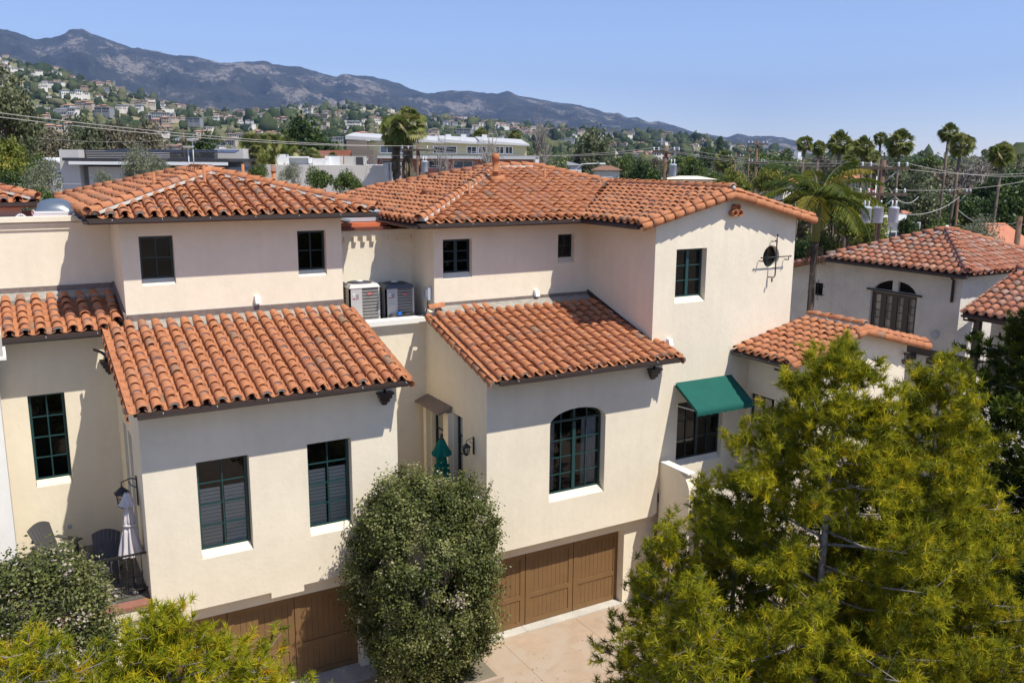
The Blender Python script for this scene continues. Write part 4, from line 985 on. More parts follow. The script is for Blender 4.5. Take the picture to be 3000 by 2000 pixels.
# closed pale umbrella
def closed_umbrella(nm,label,x,y,z0,z1,clm,ltop,r,pole,tie=.5,finial=False,base=False,flap=.3):
    t=thing(nm,label,'umbrella',(x,y,z0)); b=MB(); b.tube([(x,y,z0),(x,y,z1)],.02,pole,8)
    if base: b.lathe((x,y,z0),[(.25,0),(.25,.05),(.05,.10),(.03,.35)],M_IRON,16)
    b.build('pole',t)
    b=MB(); K=48; rows=26; V=[]
    for i in range(rows+1):
        f=i/rows; z=z1-.02-(z1-ltop)*f
        rr=r*(.22+.85*min(1,f*1.1)) if f<tie else r*(.62+ .65*((f-tie)/(1-tie))**1.1)
        if abs(f-tie)<.05: rr*=.72
        for k in range(K):
            a=2*math.pi*k/K; fold=1+.30*min(1,f*2)*math.cos(8*a+1.2*math.sin(f*3))+.10*math.cos(13*a+f*5)
            ed=(.05*math.cos(8*a))*(1 if i==rows else 0)
            V.append((x+rr*fold*math.cos(a),y+rr*fold*math.sin(a),z+ed*r*2))
    F=[(i*K+k,i*K+(k+1)%K,(i+1)*K+(k+1)%K,(i+1)*K+k) for i in range(rows) for k in range(K)]
    b.add(V,F,clm,True); cl=b.build('canopy_cloth',t)
    b=MB(); V=[]; 
    for i in range(5):
        f=i/4; z=z1+.0-flap*f; rr=r*(.28+.72*f)
        for k in range(K):
            a=2*math.pi*k/K; V.append((x+rr*(1+.18*f*math.cos(8*a))*math.cos(a),y+rr*(1+.18*f*math.cos(8*a))*math.sin(a),z+(.03*math.cos(8*a) if i==4 else 0)))
    b.add(V,[(i*K+k,i*K+(k+1)%K,(i+1)*K+(k+1)%K,(i+1)*K+k) for i in range(4) for k in range(K)],clm,True); b.build('vent_flap',t)
    b=MB(); zt=z1-(z1-ltop)*tie; b.lathe((x,y,zt),[(r*.80,-.02),(r*.84,0),(r*.80,.02)],clm,20); b.build('tie_strap',t)
    if finial: b=MB(); b.lathe((x,y,z1-.02),[(.04,0),(.045,.03),(.045,.15),(.03,.16)],M_GREYPLAS,10); b.build('finial',t)
    return t
closed_umbrella('patio_umbrella','closed pale pinkish white umbrella tied at the middle, on the left patio',2.10,20.80,3.24,5.62,M_CLOTH,4.16,.17,M_GREYPLAS,.52,base=True)
closed_umbrella('patio_umbrella','closed dark teal green umbrella standing before the balcony door between the two blocks',10.0,21.0,3.3,5.60,M_TEAL,3.5,.255,M_IRON,.36,finial=True,base=True,flap=.44)
# adirondack chairs
def adirondack(label,x,y,z,rot,group='grey slatted patio chairs'):
    t=thing('adirondack_chair',label,'chair',(x,y,z),group); t.rotation_euler=(0,0,rot); ROOTLOC[t]=Vector((0,0,0)); del ROOTLOC[t]
    def P(me_fn,name):
        b=MB(); me_fn(b); return b.build(name,t)
    n=7
    for i in range(n):                      # back slats, fanned
        u=(i-(n-1)/2); top=1.02-.018*u*u*1.4; 
        def f(b,u=u,top=top):
            xb,xt=u*.070,u*.092; w=.033; hh=lambda x: 1.03-1.1*x*x
            p=lambda xx,h,dd: (xx, -.18-.30*(h-.30)/.7+dd*.02, h)
            b.hexa([(xb-w,-.17,.30),(xb+w,-.17,.30),(xb+w,-.19,.30),(xb-w,-.19,.30),(xt-w*1.3,-.50,hh(xt-w*1.3)),(xt+w*1.3,-.50,hh(xt+w*1.3)),(xt+w*1.3,-.52,hh(xt+w*1.3)),(xt-w*1.3,-.52,hh(xt-w*1.3))],M_GREYPLAS)
        P(f,'back_slat')
    for i in range(6):                      # seat slats
        def f(b,i=i):
            y0=-.16+i*.092; z0=.30+.017*i; b.hexa([(-.28,y0,z0),(.28,y0,z0),(.28,y0+.082,z0+.015),(-.28,y0+.082,z0+.015),(-.28,y0,z0+.022),(.28,y0,z0+.022),(.28,y0+.082,z0+.037),(-.28,y0+.082,z0+.037)],M_GREYPLAS)
        P(f,'seat_slat')
    for s in (-1,1):
        P(lambda b,s=s: b.hexa([(s*.36-.06,-.36,.55),(s*.36+.05,-.36,.55),(s*.36+.075,.42,.58),(s*.36-.075,.42,.58),(s*.36-.06,-.36,.58),(s*.36+.05,-.36,.58),(s*.36+.075,.42,.61),(s*.36-.075,.42,.61)],M_GREYPLAS),'armrest')
        P(lambda b,s=s: b.box(s*.31-.02,s*.31+.02,.28,.38,0,.575,M_GREYPLAS),'leg')
        P(lambda b,s=s: b.hexa([(s*.29-.015,-.50,.0),(s*.29+.015,-.50,.0),(s*.29+.015,.40,.30),(s*.29-.015,.40,.30),(s*.29-.015,-.50,.09),(s*.29+.015,-.50,.09),(s*.29+.015,.40,.40),(s*.29-.015,.40,.40)],M_GREYPLAS),'side_rail')
    P(lambda b: b.box(-.29,.29,-.44,-.42,.60,.68,M_GREYPLAS),'back_rail')
    P(lambda b: b.box(-.29,.29,.37,.40,.30,.39,M_GREYPLAS),'front_rail')
    return t
adirondack('grey slatted patio chair in the sun at the left, turned right',.66,23.05,3.26,R(219))
adirondack('grey slatted patio chair standing in shade behind the pale closed umbrella',1.60,21.75,3.26,R(166))
# wall lanterns
def lantern(label,x,y,z,out,s=1.):
    t=thing('wall_lantern',label,'wall lantern',(x,y,z)); out=Vector(out); e=out.cross(Z_); O=Vector((x,y,z)); F=(O,e,out); b=MB()
    b.fbox(F,-.035*s,.035*s,0,.02,-.28*s,.28*s,M_IRON); b.tube([O+Z_*.22*s,O+out*.1*s+Z_*.25*s,O+out*.26*s+Z_*.2*s,O+out*.26*s+Z_*.12*s],.012*s,M_IRON,6)
    b.tube([O+Z_*.05*s,O+out*.10*s+Z_*.12*s,O+out*.14*s+Z_*.2*s],.009*s,M_IRON,5); b.build('bracket',t)
    b=MB(); c=O+out*.26*s
    def ring(r,h): return [c+(e*math.cos(2*math.pi*k/6)+out*math.sin(2*math.pi*k/6))*r*s+Z_*h*s for k in range(6)]
    b.add([c+Z_*.13*s]+ring(.15,.0),[(0,1+(k+1)%6,1+k) for k in range(6)],M_IRON); b.add(ring(.15,.0)+ring(.12,-.02),[(k,(k+1)%6,6+(k+1)%6,6+k) for k in range(6)],M_IRON)
    r0,r1=ring(.115,0),ring(.085,-.24)
    for k in range(6): b.tube([r0[k],r1[k]],.009*s,M_IRON,4)
    for h,r in ((-.08,.105),(-.16,.095),(-.24,.088)):
        q=ring(r,h)
        for k in range(6): b.tube([q[k],q[(k+1)%6]],.007*s,M_IRON,4)
    b.add(ring(.09,-.24)+ring(.03,-.29),[(k,(k+1)%6,6+(k+1)%6,6+k) for k in range(6)]+[tuple(6+k for k in range(6))],M_IRON); b.build('lamp_cage',t)
    g=MB(); g.add([*ring(.11,0),*ring(.082,-.235)],[(k,(k+1)%6,6+(k+1)%6,6+k) for k in range(6)],M_GLASS); g.build('lamp_glass',t)
    b=MB(); b.lathe(tuple(c-Z_*.2*s),[(.02*s,0),(.02*s,.10*s),(.01*s,.12*s)],M_LABWHITE,8); b.build('bulb',t)
    return t
lantern('black iron lantern on the side wall behind the pale closed umbrella',2.36,21.1,5.52,(-1,0,0),1.25)
lantern('small black iron lantern beside the teal umbrella and balcony door',10.56,20.2,5.55,(-1,0,0),.85)
lantern('large black lantern right of the garage door, half hidden by the big tree',16.35,19.6,2.0,(0,-1,0),1.5)
t=thing('wall_outlet','small grey outlet cover on the patio wall behind the sunlit chair','outlet',(1.05,23.8,3.9)); b=MB(); b.box(.99,1.09,23.77,23.8,3.85,3.97,M_GALV); b.build('cover',t)
# ------------------------------------------------------------------ white chimney tower at the far left
t=thing('plaster_tower','white plaster pier with a moulded stone cap at the left picture edge','pier',(-.6,21.4,0)); b=MB()
b.box(-1.3,-.15,21.0,23.8,0,8.70,M_WHITE); b.build('shaft',t); b=MB()
b.box(-1.36,-.08,20.94,22,8.72,8.86,M_WHITE); b.box(-1.40,.05,20.88,22.05,8.86,8.93,M_WHITE); b.box(-1.38,.0,20.9,22.0,8.93,9.38,M_CONC); b.build('cap',t)
# third townhouse roof corner
th0=thing('townhouse','corner of a third tiled townhouse roof at the far left edge','townhouse',(-1,28,0))
r0=Roof(th0,budget=60); z_=11.75
r0.plane((-3.6,27.6,z_),X_,Y_,.26,[(0,0),(4.8,0),(2.4,2.4)],clip=plane_clip([((1.2,27.6),(-1.2,30.0),(-2,28)),((-3.6,27.6),(-1.2,30.0),(-1,28))]))
r0.plane((1.2,27.6,z_),Y_,-X_,.26,[(0,0),(4.8,0),(2.4,2.4)],clip=plane_clip([((1.2,27.6),(-1.2,30.0),(1,30))]))
r0.ridge((1.17,27.63,z_+.1),(-1.2,30.0,z_+.26*2.4+.1)); r0.ridge((-3.6,27.63,z_+.1),(-1.2,30.0,z_+.26*2.4+.1)); r0.finish()
gutter(th0,(-3.6,27.56,z_-.02),(1.2,27.56,z_-.02),-Y_)
b=MB(); b.box(-3.2,.8,28.0,32,0,11.75,M_STUCCO); b.build('wall',th0)
# ------------------------------------------------------------------ neighbour villa on the right
nv=thing('villa','weathered grey white stucco villa with arched french doors and old mottled tile roof','house',(34,24,0))
NF=lambda x: frame((x,0,0), Y_, -X_)
def halfarch(c0,c1,z0,zs,rise,mid,side):
    w=(c1-c0)/2; c=(c0+c1)/2; pts=[]
    for k in range(9):
        a=(c0+(mid-c0)*k/8) if side<0 else (mid+(c1-mid)*k/8)
        pts.append((a,zs+rise*math.sqrt(max(0,1-((a-c)/w)**2))))
    return [( (c0 if side<0 else mid),z0),((mid if side<0 else c1),z0)]+pts[::-1]
wall('wall',nv,NF(30),[(19.6,4.5),(25.3,4.5),(25.3,9.0),(19.6,9.0)],[rect(21.35,23.42,5.9,7.98),halfarch(21.40,22.28,8.08,8.10,.36,22.26,-1) if False else [(21.42,8.08),(22.22,8.08),(22.22,8.47),(22.0,8.46),(21.75,8.39),(21.55,8.27),(21.42,8.12)],[(22.46,8.08),(23.3,8.08),(23.15,8.25),(22.95,8.36),(22.7,8.45),(22.46,8.48)]],mt=M_STUCCO2,depth=.15)
for (a0,a1) in ((21.37,21.88),(21.88,22.38),(22.38,22.89),(22.89,23.40)):
    window(nv,NF(30),a0,a1,5.92,7.97,1,6,.15,fr=.12,mun=.03,mt=M_DARKMETAL,sill=False,blind='curtain',name='french_door')
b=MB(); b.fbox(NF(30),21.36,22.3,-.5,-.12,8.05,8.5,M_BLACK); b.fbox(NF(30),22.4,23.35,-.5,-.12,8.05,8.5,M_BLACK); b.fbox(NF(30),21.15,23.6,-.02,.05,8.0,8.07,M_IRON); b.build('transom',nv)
wall('wall',nv,NF(30.05),[(25.3,4.5),(27.9,4.5),(27.9,8.35),(25.3,9.0)],[rect(25.85,26.35,7.42,7.95)],mt=M_STUCCO2,depth=.12)
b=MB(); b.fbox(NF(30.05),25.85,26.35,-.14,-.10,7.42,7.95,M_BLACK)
for a in (25.97,26.23): b.tube([(29.93,a,7.25),(29.88,a,7.3),(29.88,a,8.05),(29.93,a,8.1)],.014,M_IRON,5)
for z in (7.50,7.85): b.tube([(29.93,25.65,z),(29.88,25.7,z),(29.88,26.5,z),(29.93,26.55,z)],.014,M_IRON,5)
b.build('barred_window',nv)
wall('wall',nv,frame((0,19.6,0),X_,-Y_),[(30,4.5),(36,4.5),(36,9.0),(30,9.0)],mt=M_STUCCO2)
b=MB(); b.box(32,37,19.7,27.9,0,8.35,M_STUCCO2); b.box(30.04,32,27.5,27.9,0,8.3,M_STUCCO2); b.box(30.02,32,19.7,27.4,0,5.0,M_STUCCO2); b.box(29.95,30.06,14,24,5.85,6.10,M_DARKMETAL); b.build('body',nv)
for k in range(9): b=MB(); b.box(29.7,30.0,15.2+k*.85,15.42+k*.85,5.62,5.84,M_DARKMETAL); b.build('beam_end',nv)
r3=Roof(nv,TILES_OLD,M_TILE_OLD,300); NS=.38; zn=9.08
r3.plane((29.5,19.1,zn),Y_,X_,NS,[(0,0),(6.2,0),(3.1,3.1)],clip=plane_clip([((29.5,19.1),(32.6,22.2),(29.6,22)),((29.5,25.3),(32.6,22.2),(29.6,22))]))
r3.plane((29.5,19.1,zn),X_,Y_,NS,[(0,0),(6.2,0),(3.1,3.1)],clip=plane_clip([((29.5,19.1),(32.6,22.2),(33,19)),((35.7,19.1),(32.6,22.2),(33,19))]))
za=zn+NS*3.1+.1; r3.ridge((29.53,19.13,zn+.1),(32.6,22.2,za)); r3.ridge((29.53,25.3,zn+.1),(32.6,22.2,za)); r3.ridge((35.7,19.1,zn+.1),(32.6,22.2,za))
b=MB(); b.add([(35.7,19.1,zn),(35.7,25.3,zn),(32.6,22.2,za-.12)],[(0,1,2)],M_TILE_OLD); b.add([(29.5,25.3,zn),(35.7,25.3,zn),(32.6,22.2,za-.12)],[(0,1,2)],M_TILE_OLD)
b.lathe((32.6,22.2,za+.08),[(.09,0),(.08,.06),(.04,.10)],M_WHITE,10); b.build('rear_roof_slope',nv)
# lower rear verge piece and the porch wing
r3.plane((29.6,28.4,8.35),X_,-Y_,.22,[(0,0),(3,0),(3,3.1),(0,3.1)])
r3.ridge((29.58,28.4,8.35),(29.58,25.3,9.04),up=(-X_+Z_*.6),r=.12,mortar=False,base=0)
zp=7.95; r3.plane((28.4,11.5,zp),Y_,X_,.42,[(0,0),(6.9,0),(6.9,2.9),(0,2.9)],a_off=0)
r3.ridge((31.3,18.4,zp+.42*2.9+.1),(31.3,11.5,zp+.42*2.9+.1))
r3.finish()
gutter(nv,(29.46,19.1,zn-.03),(29.46,25.3,zn-.03),-X_,brackets=False); gutter(nv,(28.36,11.5,zp-.03),(28.36,18.4,zp-.03),-X_,brackets=False)
b=MB(); b.tube([(29.4,19.6,9.0),(29.6,19.75,8.9),(29.93,19.9,8.8),(29.93,19.9,8.0)],.05,M_DARKMETAL,8); b.tube([(28.3,18.3,7.9),(28.3,18.3,7.75),(28.6,18.0,7.7)],.04,M_DARKMETAL,6); b.build('downspout',nv)
b=MB(); b.box(28.55,28.75,17.9,18.1,0,7.9,M_DARKMETAL); b.box(28.55,28.75,13.5,13.7,0,7.9,M_DARKMETAL); b.box(28.5,28.8,11.5,18.3,7.75,7.95,M_DARKMETAL); b.box(28.5,30,11.5,18.3,5.9,6.1,M_DARKMETAL); b.build('porch_post',nv)
wall('wall',nv,NF(30.4),[(11.5,4.5),(18.6,4.5),(18.6,8.7),(11.5,8.7)],[rect(14.4,16.5,6.5,8.2)],mt=M_STUCCO2,depth=.15)
window(nv,NF(30.4),14.42,16.48,6.62,8.18,3,1,.15,mt=M_DARKMETAL,sill=False)
b=MB()
b.box(28.6,28.65,13.7,17.9,6.98,7.02,M_IRON)
for k in range(34): b.box(28.615,28.63,13.75+k*.122,13.765+k*.122,6.15,7.0,M_IRON)
b.build('porch_railing',nv)
b=MB(); b.lathe((29.92,20.45,6.71),[(.15,0)],M_GALV,16) if False else b.add([(29.93,20.45+.15*math.cos(2*math.pi*k/16),6.71+.15*math.sin(2*math.pi*k/16)) for k in range(16)],[tuple(range(16))],M_GALV); b.build('vent_cover',nv)
t=thing('porch_cactus','tall dark cactus in a pot on the villa porch','cactus',(29.3,17.0,6.1)); b=MB()
b.tube([(29.3,17.0,6.1),(29.3,17.0,7.6)],[.10,.08],leaf_mat('cactus_green',[(0,(.03,.07,.03)),(1,(.03,.07,.03))]),8); b.tube([(29.3,17.05,6.7),(29.3,17.3,6.9),(29.3,17.32,7.9)],[.09,.1,.05],bpy.data.materials['cactus_green'],8); b.build('cactus_stem',t)
# ------------------------------------------------------------------ foreground planting
def pine_at(label,u,v,w,rad,**k):
    p=at(u,v,w); return yew_pine(label,(p.x,p.y,k.pop('base_z',0)),p.z,rad,**k)
pf_=lambda f: (min(1,max(.0,(1.03-f)*1.95))**.74)
pine_at('large yellow green feathery pine with pale trunk, tallest in the right foreground',1925,800,14.3,2.65,tufts=13812,cnt=36,z0=.16,prof=pf_,lean=(.05,.0),name='pine_tree')
pine_at('golden green feathery pine just right of the large one, pointed top before the villa',2165,840,15.2,2.35,tufts=9392,cnt=36,z0=.2,prof=pf_,name='pine_tree')
pine_at('low feathery pine left of the large one, in front of the garage driveway',1540,1200,15.0,1.25,tufts=3536,cnt=36,z0=.1,prof=pf_,name='pine_tree')
pine_at('mid height feathery pine filling the gap between the low left one and the large one',1700,1090,15.6,1.45,tufts=3000,cnt=36,z0=.12,prof=pf_,name='pine_tree')
pine_at('shade coloured pine rising out of the top right picture edge',2475,560,17.5,2.75,tufts=8287,cnt=36,z0=.2,matl=M_POD_SHADE,wd=.03,prof=pf_,name='pine_tree')
pine_at('shade coloured pine filling the lower right picture corner behind the golden one',2400,1010,16.8,2.5,tufts=4972,cnt=36,z0=.1,matl=M_POD_SHADE,wd=.03,prof=pf_,name='pine_tree')
pine_at('short yellow green pine in the bottom centre right, before the driveway',1600,1330,12.6,1.05,tufts=2210,cnt=36,z0=.3,prof=pf_,name='pine_tree')
pine_at('golden yellow pine top with bare grey twigs in the bottom left foreground',380,1432,12.2,2.0,tufts=4641,cnt=36,z0=.45,matl=M_PODY,prof=lambda f:min(1,max(0,(1.02-f)*3.6))**.85,name='pine_tree')
pine_at('yellow pine top at the bottom left picture corner',60,1480,11.6,1.3,tufts=2210,cnt=36,z0=.5,matl=M_PODY,prof=lambda f:min(1,max(0,(1.02-f)*6))**.6,name='pine_tree')
pine_at('small yellow pine tip poking up in front of the left garage door',590,1535,12.0,.5,tufts=364,cnt=36,z0=.6,matl=M_PODY,prof=lambda f:min(1,max(0,(1.02-f)*6))**.6,name='pine_tree')
bush('tall egg shaped shrub with small olive leaves and dry tips between the two garages',(8.40,18.75),1.78,1.6,-.1,5.50,n=150000,ln=.07,wd=.045,taper=.6,seed=3,pale=.03)
p=at(82,1400,16.5)
bush('rounded small leaved shrub with pinkish dry tips below the left patio',(p.x,p.y),1.24,1.4,.4,at(100,1262,16.5).z,n=80000,ln=.07,wd=.045,taper=.85,seed=5,pale=.12)
# ------------------------------------------------------------------ ground and drive
from mathutils import noise as mnoise
M_GROUND=mat('dry_ground_and_streets',(.25,.21,.15),.95,noise=[(.02,.3,4),(.5,.2,4)])
b=MB(); S=14000
for i in range(24):
    a0,a1=2*math.pi*i/24,2*math.pi*(i+1)/24; b.add([(0,0,-.02),(S*math.cos(a0),S*math.sin(a0),-.02),(S*math.cos(a1),S*math.sin(a1),-.02)],[(0,1,2)],M_GROUND)
g=b.build('ground'); g['kind']='structure'
M_DRIVE=mat('tinted_concrete',(.43,.315,.215),.85,noise=[(.45,.13,5),(3,.07,5),(20,.04,3)],bump=(30,.2,.01))
def slab_mat():
    m=M_DRIVE; nt=m.node_tree; b_=nt.nodes['Principled BSDF']; src=b_.inputs['Base Color'].links[0].from_socket
    tc=nt.nodes.new('ShaderNodeTexCoord'); n=nt.nodes.new('ShaderNodeTexNoise'); n.inputs['Scale'].default_value=.9; n.inputs['Detail'].default_value=6; n.inputs['Distortion'].default_value=1.2; nt.links.new(tc.outputs['Object'],n.inputs['Vector'])
    f=ramp(nt,n.outputs['Fac'],[(.42,(0,0,0)),(.62,(1,1,1))]); mx=nt.nodes.new('ShaderNodeMix'); mx.data_type='RGBA'; nt.links.new(f,mx.inputs[0]); nt.links.new(src,mx.inputs[6]); mx.inputs[7].default_value=(.44,.35,.26,1); nt.links.new(mx.outputs[2],b_.inputs['Base Color'])
slab_mat()
dv=bpy.data.objects.new('driveway',None); 
b=MB(); b.box(-14,30,-22,19.74,-.2,-.012,M_DRIVE); dw=b.build('driveway'); dw['kind']='structure'  # runs on unseen behind the camera, extended to bounce warm light onto walls
xs=[-8,-5.5,-3,-.5,2.2,4.7,7.2,9.7,11.1,13.6,16.1,18.6,21.1,23.6,26]; ys=[-4,-1.2,1.4,4,6.6,9.2,11.8,14.4,17.0,19.70]
for i in range(len(xs)-1):
    for j in range(len(ys)-1):
        b=MB(); b.box(xs[i]+.004,xs[i+1]-.004,ys[j]+.004,ys[j+1]-.004,-.1,.0+.002*random.random(),M_DRIVE); b.build('concrete_slab',dw)
ap=MB(); 
for k in range(5): ap.box(2.2+k*3.27,2.2+(k+1)*3.27-.012,19.74,20.2 if k>2 else 20.7,-.1,.012,M_CONC)
a_=ap.build('garage_apron'); a_['kind']='structure'
b=MB(); b.box(7.5,10.2,17.9,19.72,0,.16,M_DRIVE); b.box(7.62,10.08,18.02,19.7,.16,.165,M_GROUND); t=tag(b.build('planter'),'low concrete kerbed planter at the foot of the tall egg shaped shrub','planter')
# ------------------------------------------------------------------ hills
def azel(u,v):
    d=MB_.T@np.array([(u*3000/2352-1500)/FPX,(v*3000/2352-1000)/FPX,1.]); return math.degrees(math.atan2(d[0],d[1])), d[2]/math.hypot(d[0],d[1])
SKY_M=[(0,69),(34,75),(84,94),(134,84),(161,69),(188,67),(208,77),(251,92),(302,112),(335,116),(369,121),(402,129),(452,132),(486,142),(509,147),(536,144),(570,142),(613,141),(627,149),(694,156),(737,168),(774,179),(784,172),(851,175),(884,183),(918,193),(941,204),(982,216),(1032,208),(1072,209),(1119,216),(1140,216),(1166,210),(1193,221),(1236,228),(1270,236),(1320,241),(1360,250),(1387,258),(1420,260),(1440,270),(1464,270),(1491,281),(1514,280),(1554,291),(1600,306),(1668,316),(1695,308),(1725,314),(1769,313),(1802,317),(1836,326),(1870,342),(1920,362),(2400,372)]
SKY_F=[(0,132),(60,148),(120,158),(200,185),(270,205),(350,232),(420,245),(480,252),(530,257),(570,256),(600,250),(640,247),(700,246),(760,243),(800,241),(860,244),(900,250),(960,270),(1050,272),(1130,282),(1250,296),(1350,300),(1450,306),(1560,314),(1620,317),(1680,334),(1750,350),(1850,362),(2000,366),(2400,372)]
def prof(S):
    a=[azel(u,v) for u,v in S]; az=[p[0] for p in a]; el=[p[1] for p in a]
    az=[az[0]-40,az[0]-15]+az+[az[-1]+30]; el=[el[0]*.7,el[0]*1.05]+el+[el[-1]]
    return lambda x: float(np.interp(x,az,el))
fM,fF=prof(SKY_M),prof(SKY_F)
def hill_mesh(name,f,az0,az1,na,rs,zfun,matl,back=True):
    V=[];n=len(rs)
    for i in range(na+1):
        az=az0+(az1-az0)*i/na; s,c=math.sin(R(az)),math.cos(R(az))
        for r_ in rs: V.append((r_*s,r_*c,zfun(az,r_,s,c)))
    F=[(i*n+j,(i+1)*n+j,(i+1)*n+j+1,i*n+j+1) for i in range(na) for j in range(n-1)]
    me=np_mesh(name,np.array(V),np.array(F),[matl],smooth=True); o=put(name,me); o['kind']='structure'; return o
RM0,RM1=5200,9500
def zM(az,r_,s,c):
    zc=CAM_H+fM(az)*RM1; q=(r_-RM0)/(RM1-RM0); x,y=r_*s/1000,r_*c/1000
    if q<=1:
        ridge=1-abs(mnoise.noise(Vector((x*1.5,y*.55,3))))*2
        r2_=1-abs(mnoise.noise(Vector((x*4,y*1.8,7))))*2; r3_=1-abs(mnoise.noise(Vector((x*10,y*6,9))))*2
        z=zc*(max(q,0)**1.05)+zc*max(0,q)**.6*(1-q)**.8*(.42*(ridge-.45)+.17*(r2_-.4)+.07*(r3_-.4))*1.3
        z+=10*mnoise.noise(Vector((x*14,y*14,1)))*min(1,q*2)
        return max(z,-5) if q>0 else -5
    return zc*(1-(q-1)*1.2)+6*mnoise.noise(Vector((x*14,y*14,1)))
def mountain_mat():
    m=mat('chaparral_mountain',(.06,.07,.04),.95,.05); nt=m.node_tree; b_=nt.nodes['Principled BSDF']; g_=nt.nodes.new('ShaderNodeNewGeometry')
    def nz(sc,de,ro=.6):
        mp=nt.nodes.new('ShaderNodeMapping'); mp.inputs['Scale'].default_value=(sc,sc*.6,sc*1.6); n=nt.nodes.new('ShaderNodeTexNoise'); n.inputs['Scale'].default_value=1; n.inputs['Detail'].default_value=de; n.inputs['Roughness'].default_value=ro
        nt.links.new(g_.outputs['Position'],mp.inputs[0]); nt.links.new(mp.outputs[0],n.inputs['Vector']); return n.outputs['Fac']
    base=ramp(nt,nz(.004,6),[(.3,(.022,.028,.018)),(.5,(.042,.045,.028)),(.7,(.075,.066,.045))])
    a=nz(.0022,3); d_=nz(.03,8,.85); mu=nt.nodes.new('ShaderNodeMath'); mu.operation='MULTIPLY'; nt.links.new(a,mu.inputs[0]); nt.links.new(d_,mu.inputs[1])
    f=ramp(nt,mu.outputs[0],[(.28,(0,0,0)),(.325,(.8,.8,.8))]); mx=nt.nodes.new('ShaderNodeMix'); mx.data_type='RGBA'; nt.links.new(f,mx.inputs[0]); nt.links.new(base,mx.inputs[6]); mx.inputs[7].default_value=(.33,.28,.22,1)
    nt.links.new(mx.outputs[2],b_.inputs['Base Color']); bp=nt.nodes.new('ShaderNodeBump'); bp.inputs['Distance'].default_value=90; bp.inputs['Strength'].default_value=.8; nt.links.new(nz(.009,8,.65),bp.inputs['Height']); nt.links.new(bp.outputs[0],b_.inputs['Normal']); return m
hill_mesh('mountains',fM,-32,68,760,list(np.linspace(RM0,RM1,150))+[RM1+500,RM1+2500],zM,mountain_mat())
RF0,RF1=560,2700
def zF(az,r_,s,c):
    zc=CAM_H+fF(az)*RF1; q=(r_-RF0)/(RF1-RF0); x,y=r_*s/1000,r_*c/1000
    k=mnoise.noise(Vector((x*2.2,y*2.2,5)))*.10+mnoise.noise(Vector((x*5,y*5,8)))*.05
    if q<0: return -1
    if q<=1: return -1+zc*(q**1.0)+(zc*k*4*q*(1-q) if zc>0 else 0)+ (zc-13)*.0
    return zc*(1-(q-1)*.9)
def foot_mat():
    m=mat('hillside_scrub',(.12,.13,.06),.95,.05); nt=m.node_tree; b_=nt.nodes['Principled BSDF']; g_=nt.nodes.new('ShaderNodeNewGeometry')
    n=nt.nodes.new('ShaderNodeTexNoise'); n.inputs['Scale'].default_value=.006; n.inputs['Detail'].default_value=7; n.inputs['Roughness'].default_value=.65; nt.links.new(g_.outputs['Position'],n.inputs['Vector'])
    c=ramp(nt,n.outputs['Fac'],[(.32,(.06,.075,.035)),(.44,(.12,.13,.06)),(.52,(.20,.19,.09)),(.62,(.32,.26,.16)),(.8,(.40,.33,.23))]); nt.links.new(c,b_.inputs['Base Color']); return m
hill_mesh('foothills',fF,-32,68,420,list(np.linspace(RF0,RF1,70))+[RF1+300,RF1+1500,RF1+2600],zF,foot_mat())
# ------------------------------------------------------------------ hillside wood (a mass of far crowns)
def ico(sub=1):
    bm=bmesh.new(); bmesh.ops.create_icosphere(bm,subdivisions=sub,radius=1); V=np.array([v.co[:] for v in bm.verts]); F=np.array([[v.index for v in f.verts] for f in bm.faces]); bm.free(); return V,F
IV,IF=ico(2)
def crowns(name,C3,RX,RZ,rnd,mats,mi=None):
    n=len(C3); k=len(IV); rad=1+rng.normal(0,.27,(n,k,1))
    V=IV[None]*rad*np.stack([RX,RX,RZ],1)[:,None,:]+C3[:,None,:]
    F=(IF[None]+(np.arange(n)*k)[:,None,None]).reshape(-1,3)
    rr=np.repeat(rnd,len(IF))+rng.normal(0,.05,n*len(IF))
    return np_mesh(name,V.reshape(-1,3),F,mats,np.clip(rr,0,1))
M_WOOD=leaf_mat('far_tree_crowns',[(0,(.02,.032,.016)),(.35,(.045,.065,.028)),(.65,(.085,.10,.045)),(.85,(.14,.145,.07)),(1,(.20,.18,.12))],.12,.8,.05)
N=5600; az=rng.uniform(-3,62,N); q=rng.beta(.95,1.35,N); r_=RF0+20+(RF1-RF0-20)*q
keep=[]; C3=[];RX=[];RZ=[]
for i in range(N):
    s,c=math.sin(R(az[i])),math.cos(R(az[i])); x,y=r_[i]*s/1000,r_[i]*c/1000
    dens=mnoise.noise(Vector((x*6,y*6,2)))
    if dens<-.12 and rng.random()<.55: continue
    z=zF(az[i],r_[i],s,c); R_=rng.lognormal(1.02,.36)*(1+.8*(r_[i]/RF1)); h=R_*rng.uniform(.7,1.5)
    C3.append((r_[i]*s,r_[i]*c,max(z,0)+h*.5)); RX.append(R_); RZ.append(h); keep.append(i)
o=put('hillside_wood',crowns('hillside_wood',np.array(C3),np.array(RX),np.array(RZ),rng.beta(1.8,2.2,len(C3)),[M_WOOD]),kind='stuff')
# crest trees
# flat town wood between the near gardens and the hills
N=3000; az=rng.uniform(-4,64,N); r_=380*np.exp(rng.uniform(0,1,N)*np.log(1600/380)); C3=[];RX=[];RZ=[]
for i in range(N):
    if az[i]<34 and r_[i]>RF0+120: continue
    s,c=math.sin(R(az[i])),math.cos(R(az[i])); R_=rng.lognormal(1.1,.35); h=R_*rng.uniform(.8,1.3)
    C3.append((r_[i]*s,r_[i]*c,h*.55+rng.uniform(0,3.5))); RX.append(R_); RZ.append(h)
put('town_wood',crowns('town_wood',np.array(C3),np.array(RX),np.array(RZ),rng.beta(1.9,1.9,len(C3)),[M_WOOD]),kind='stuff')
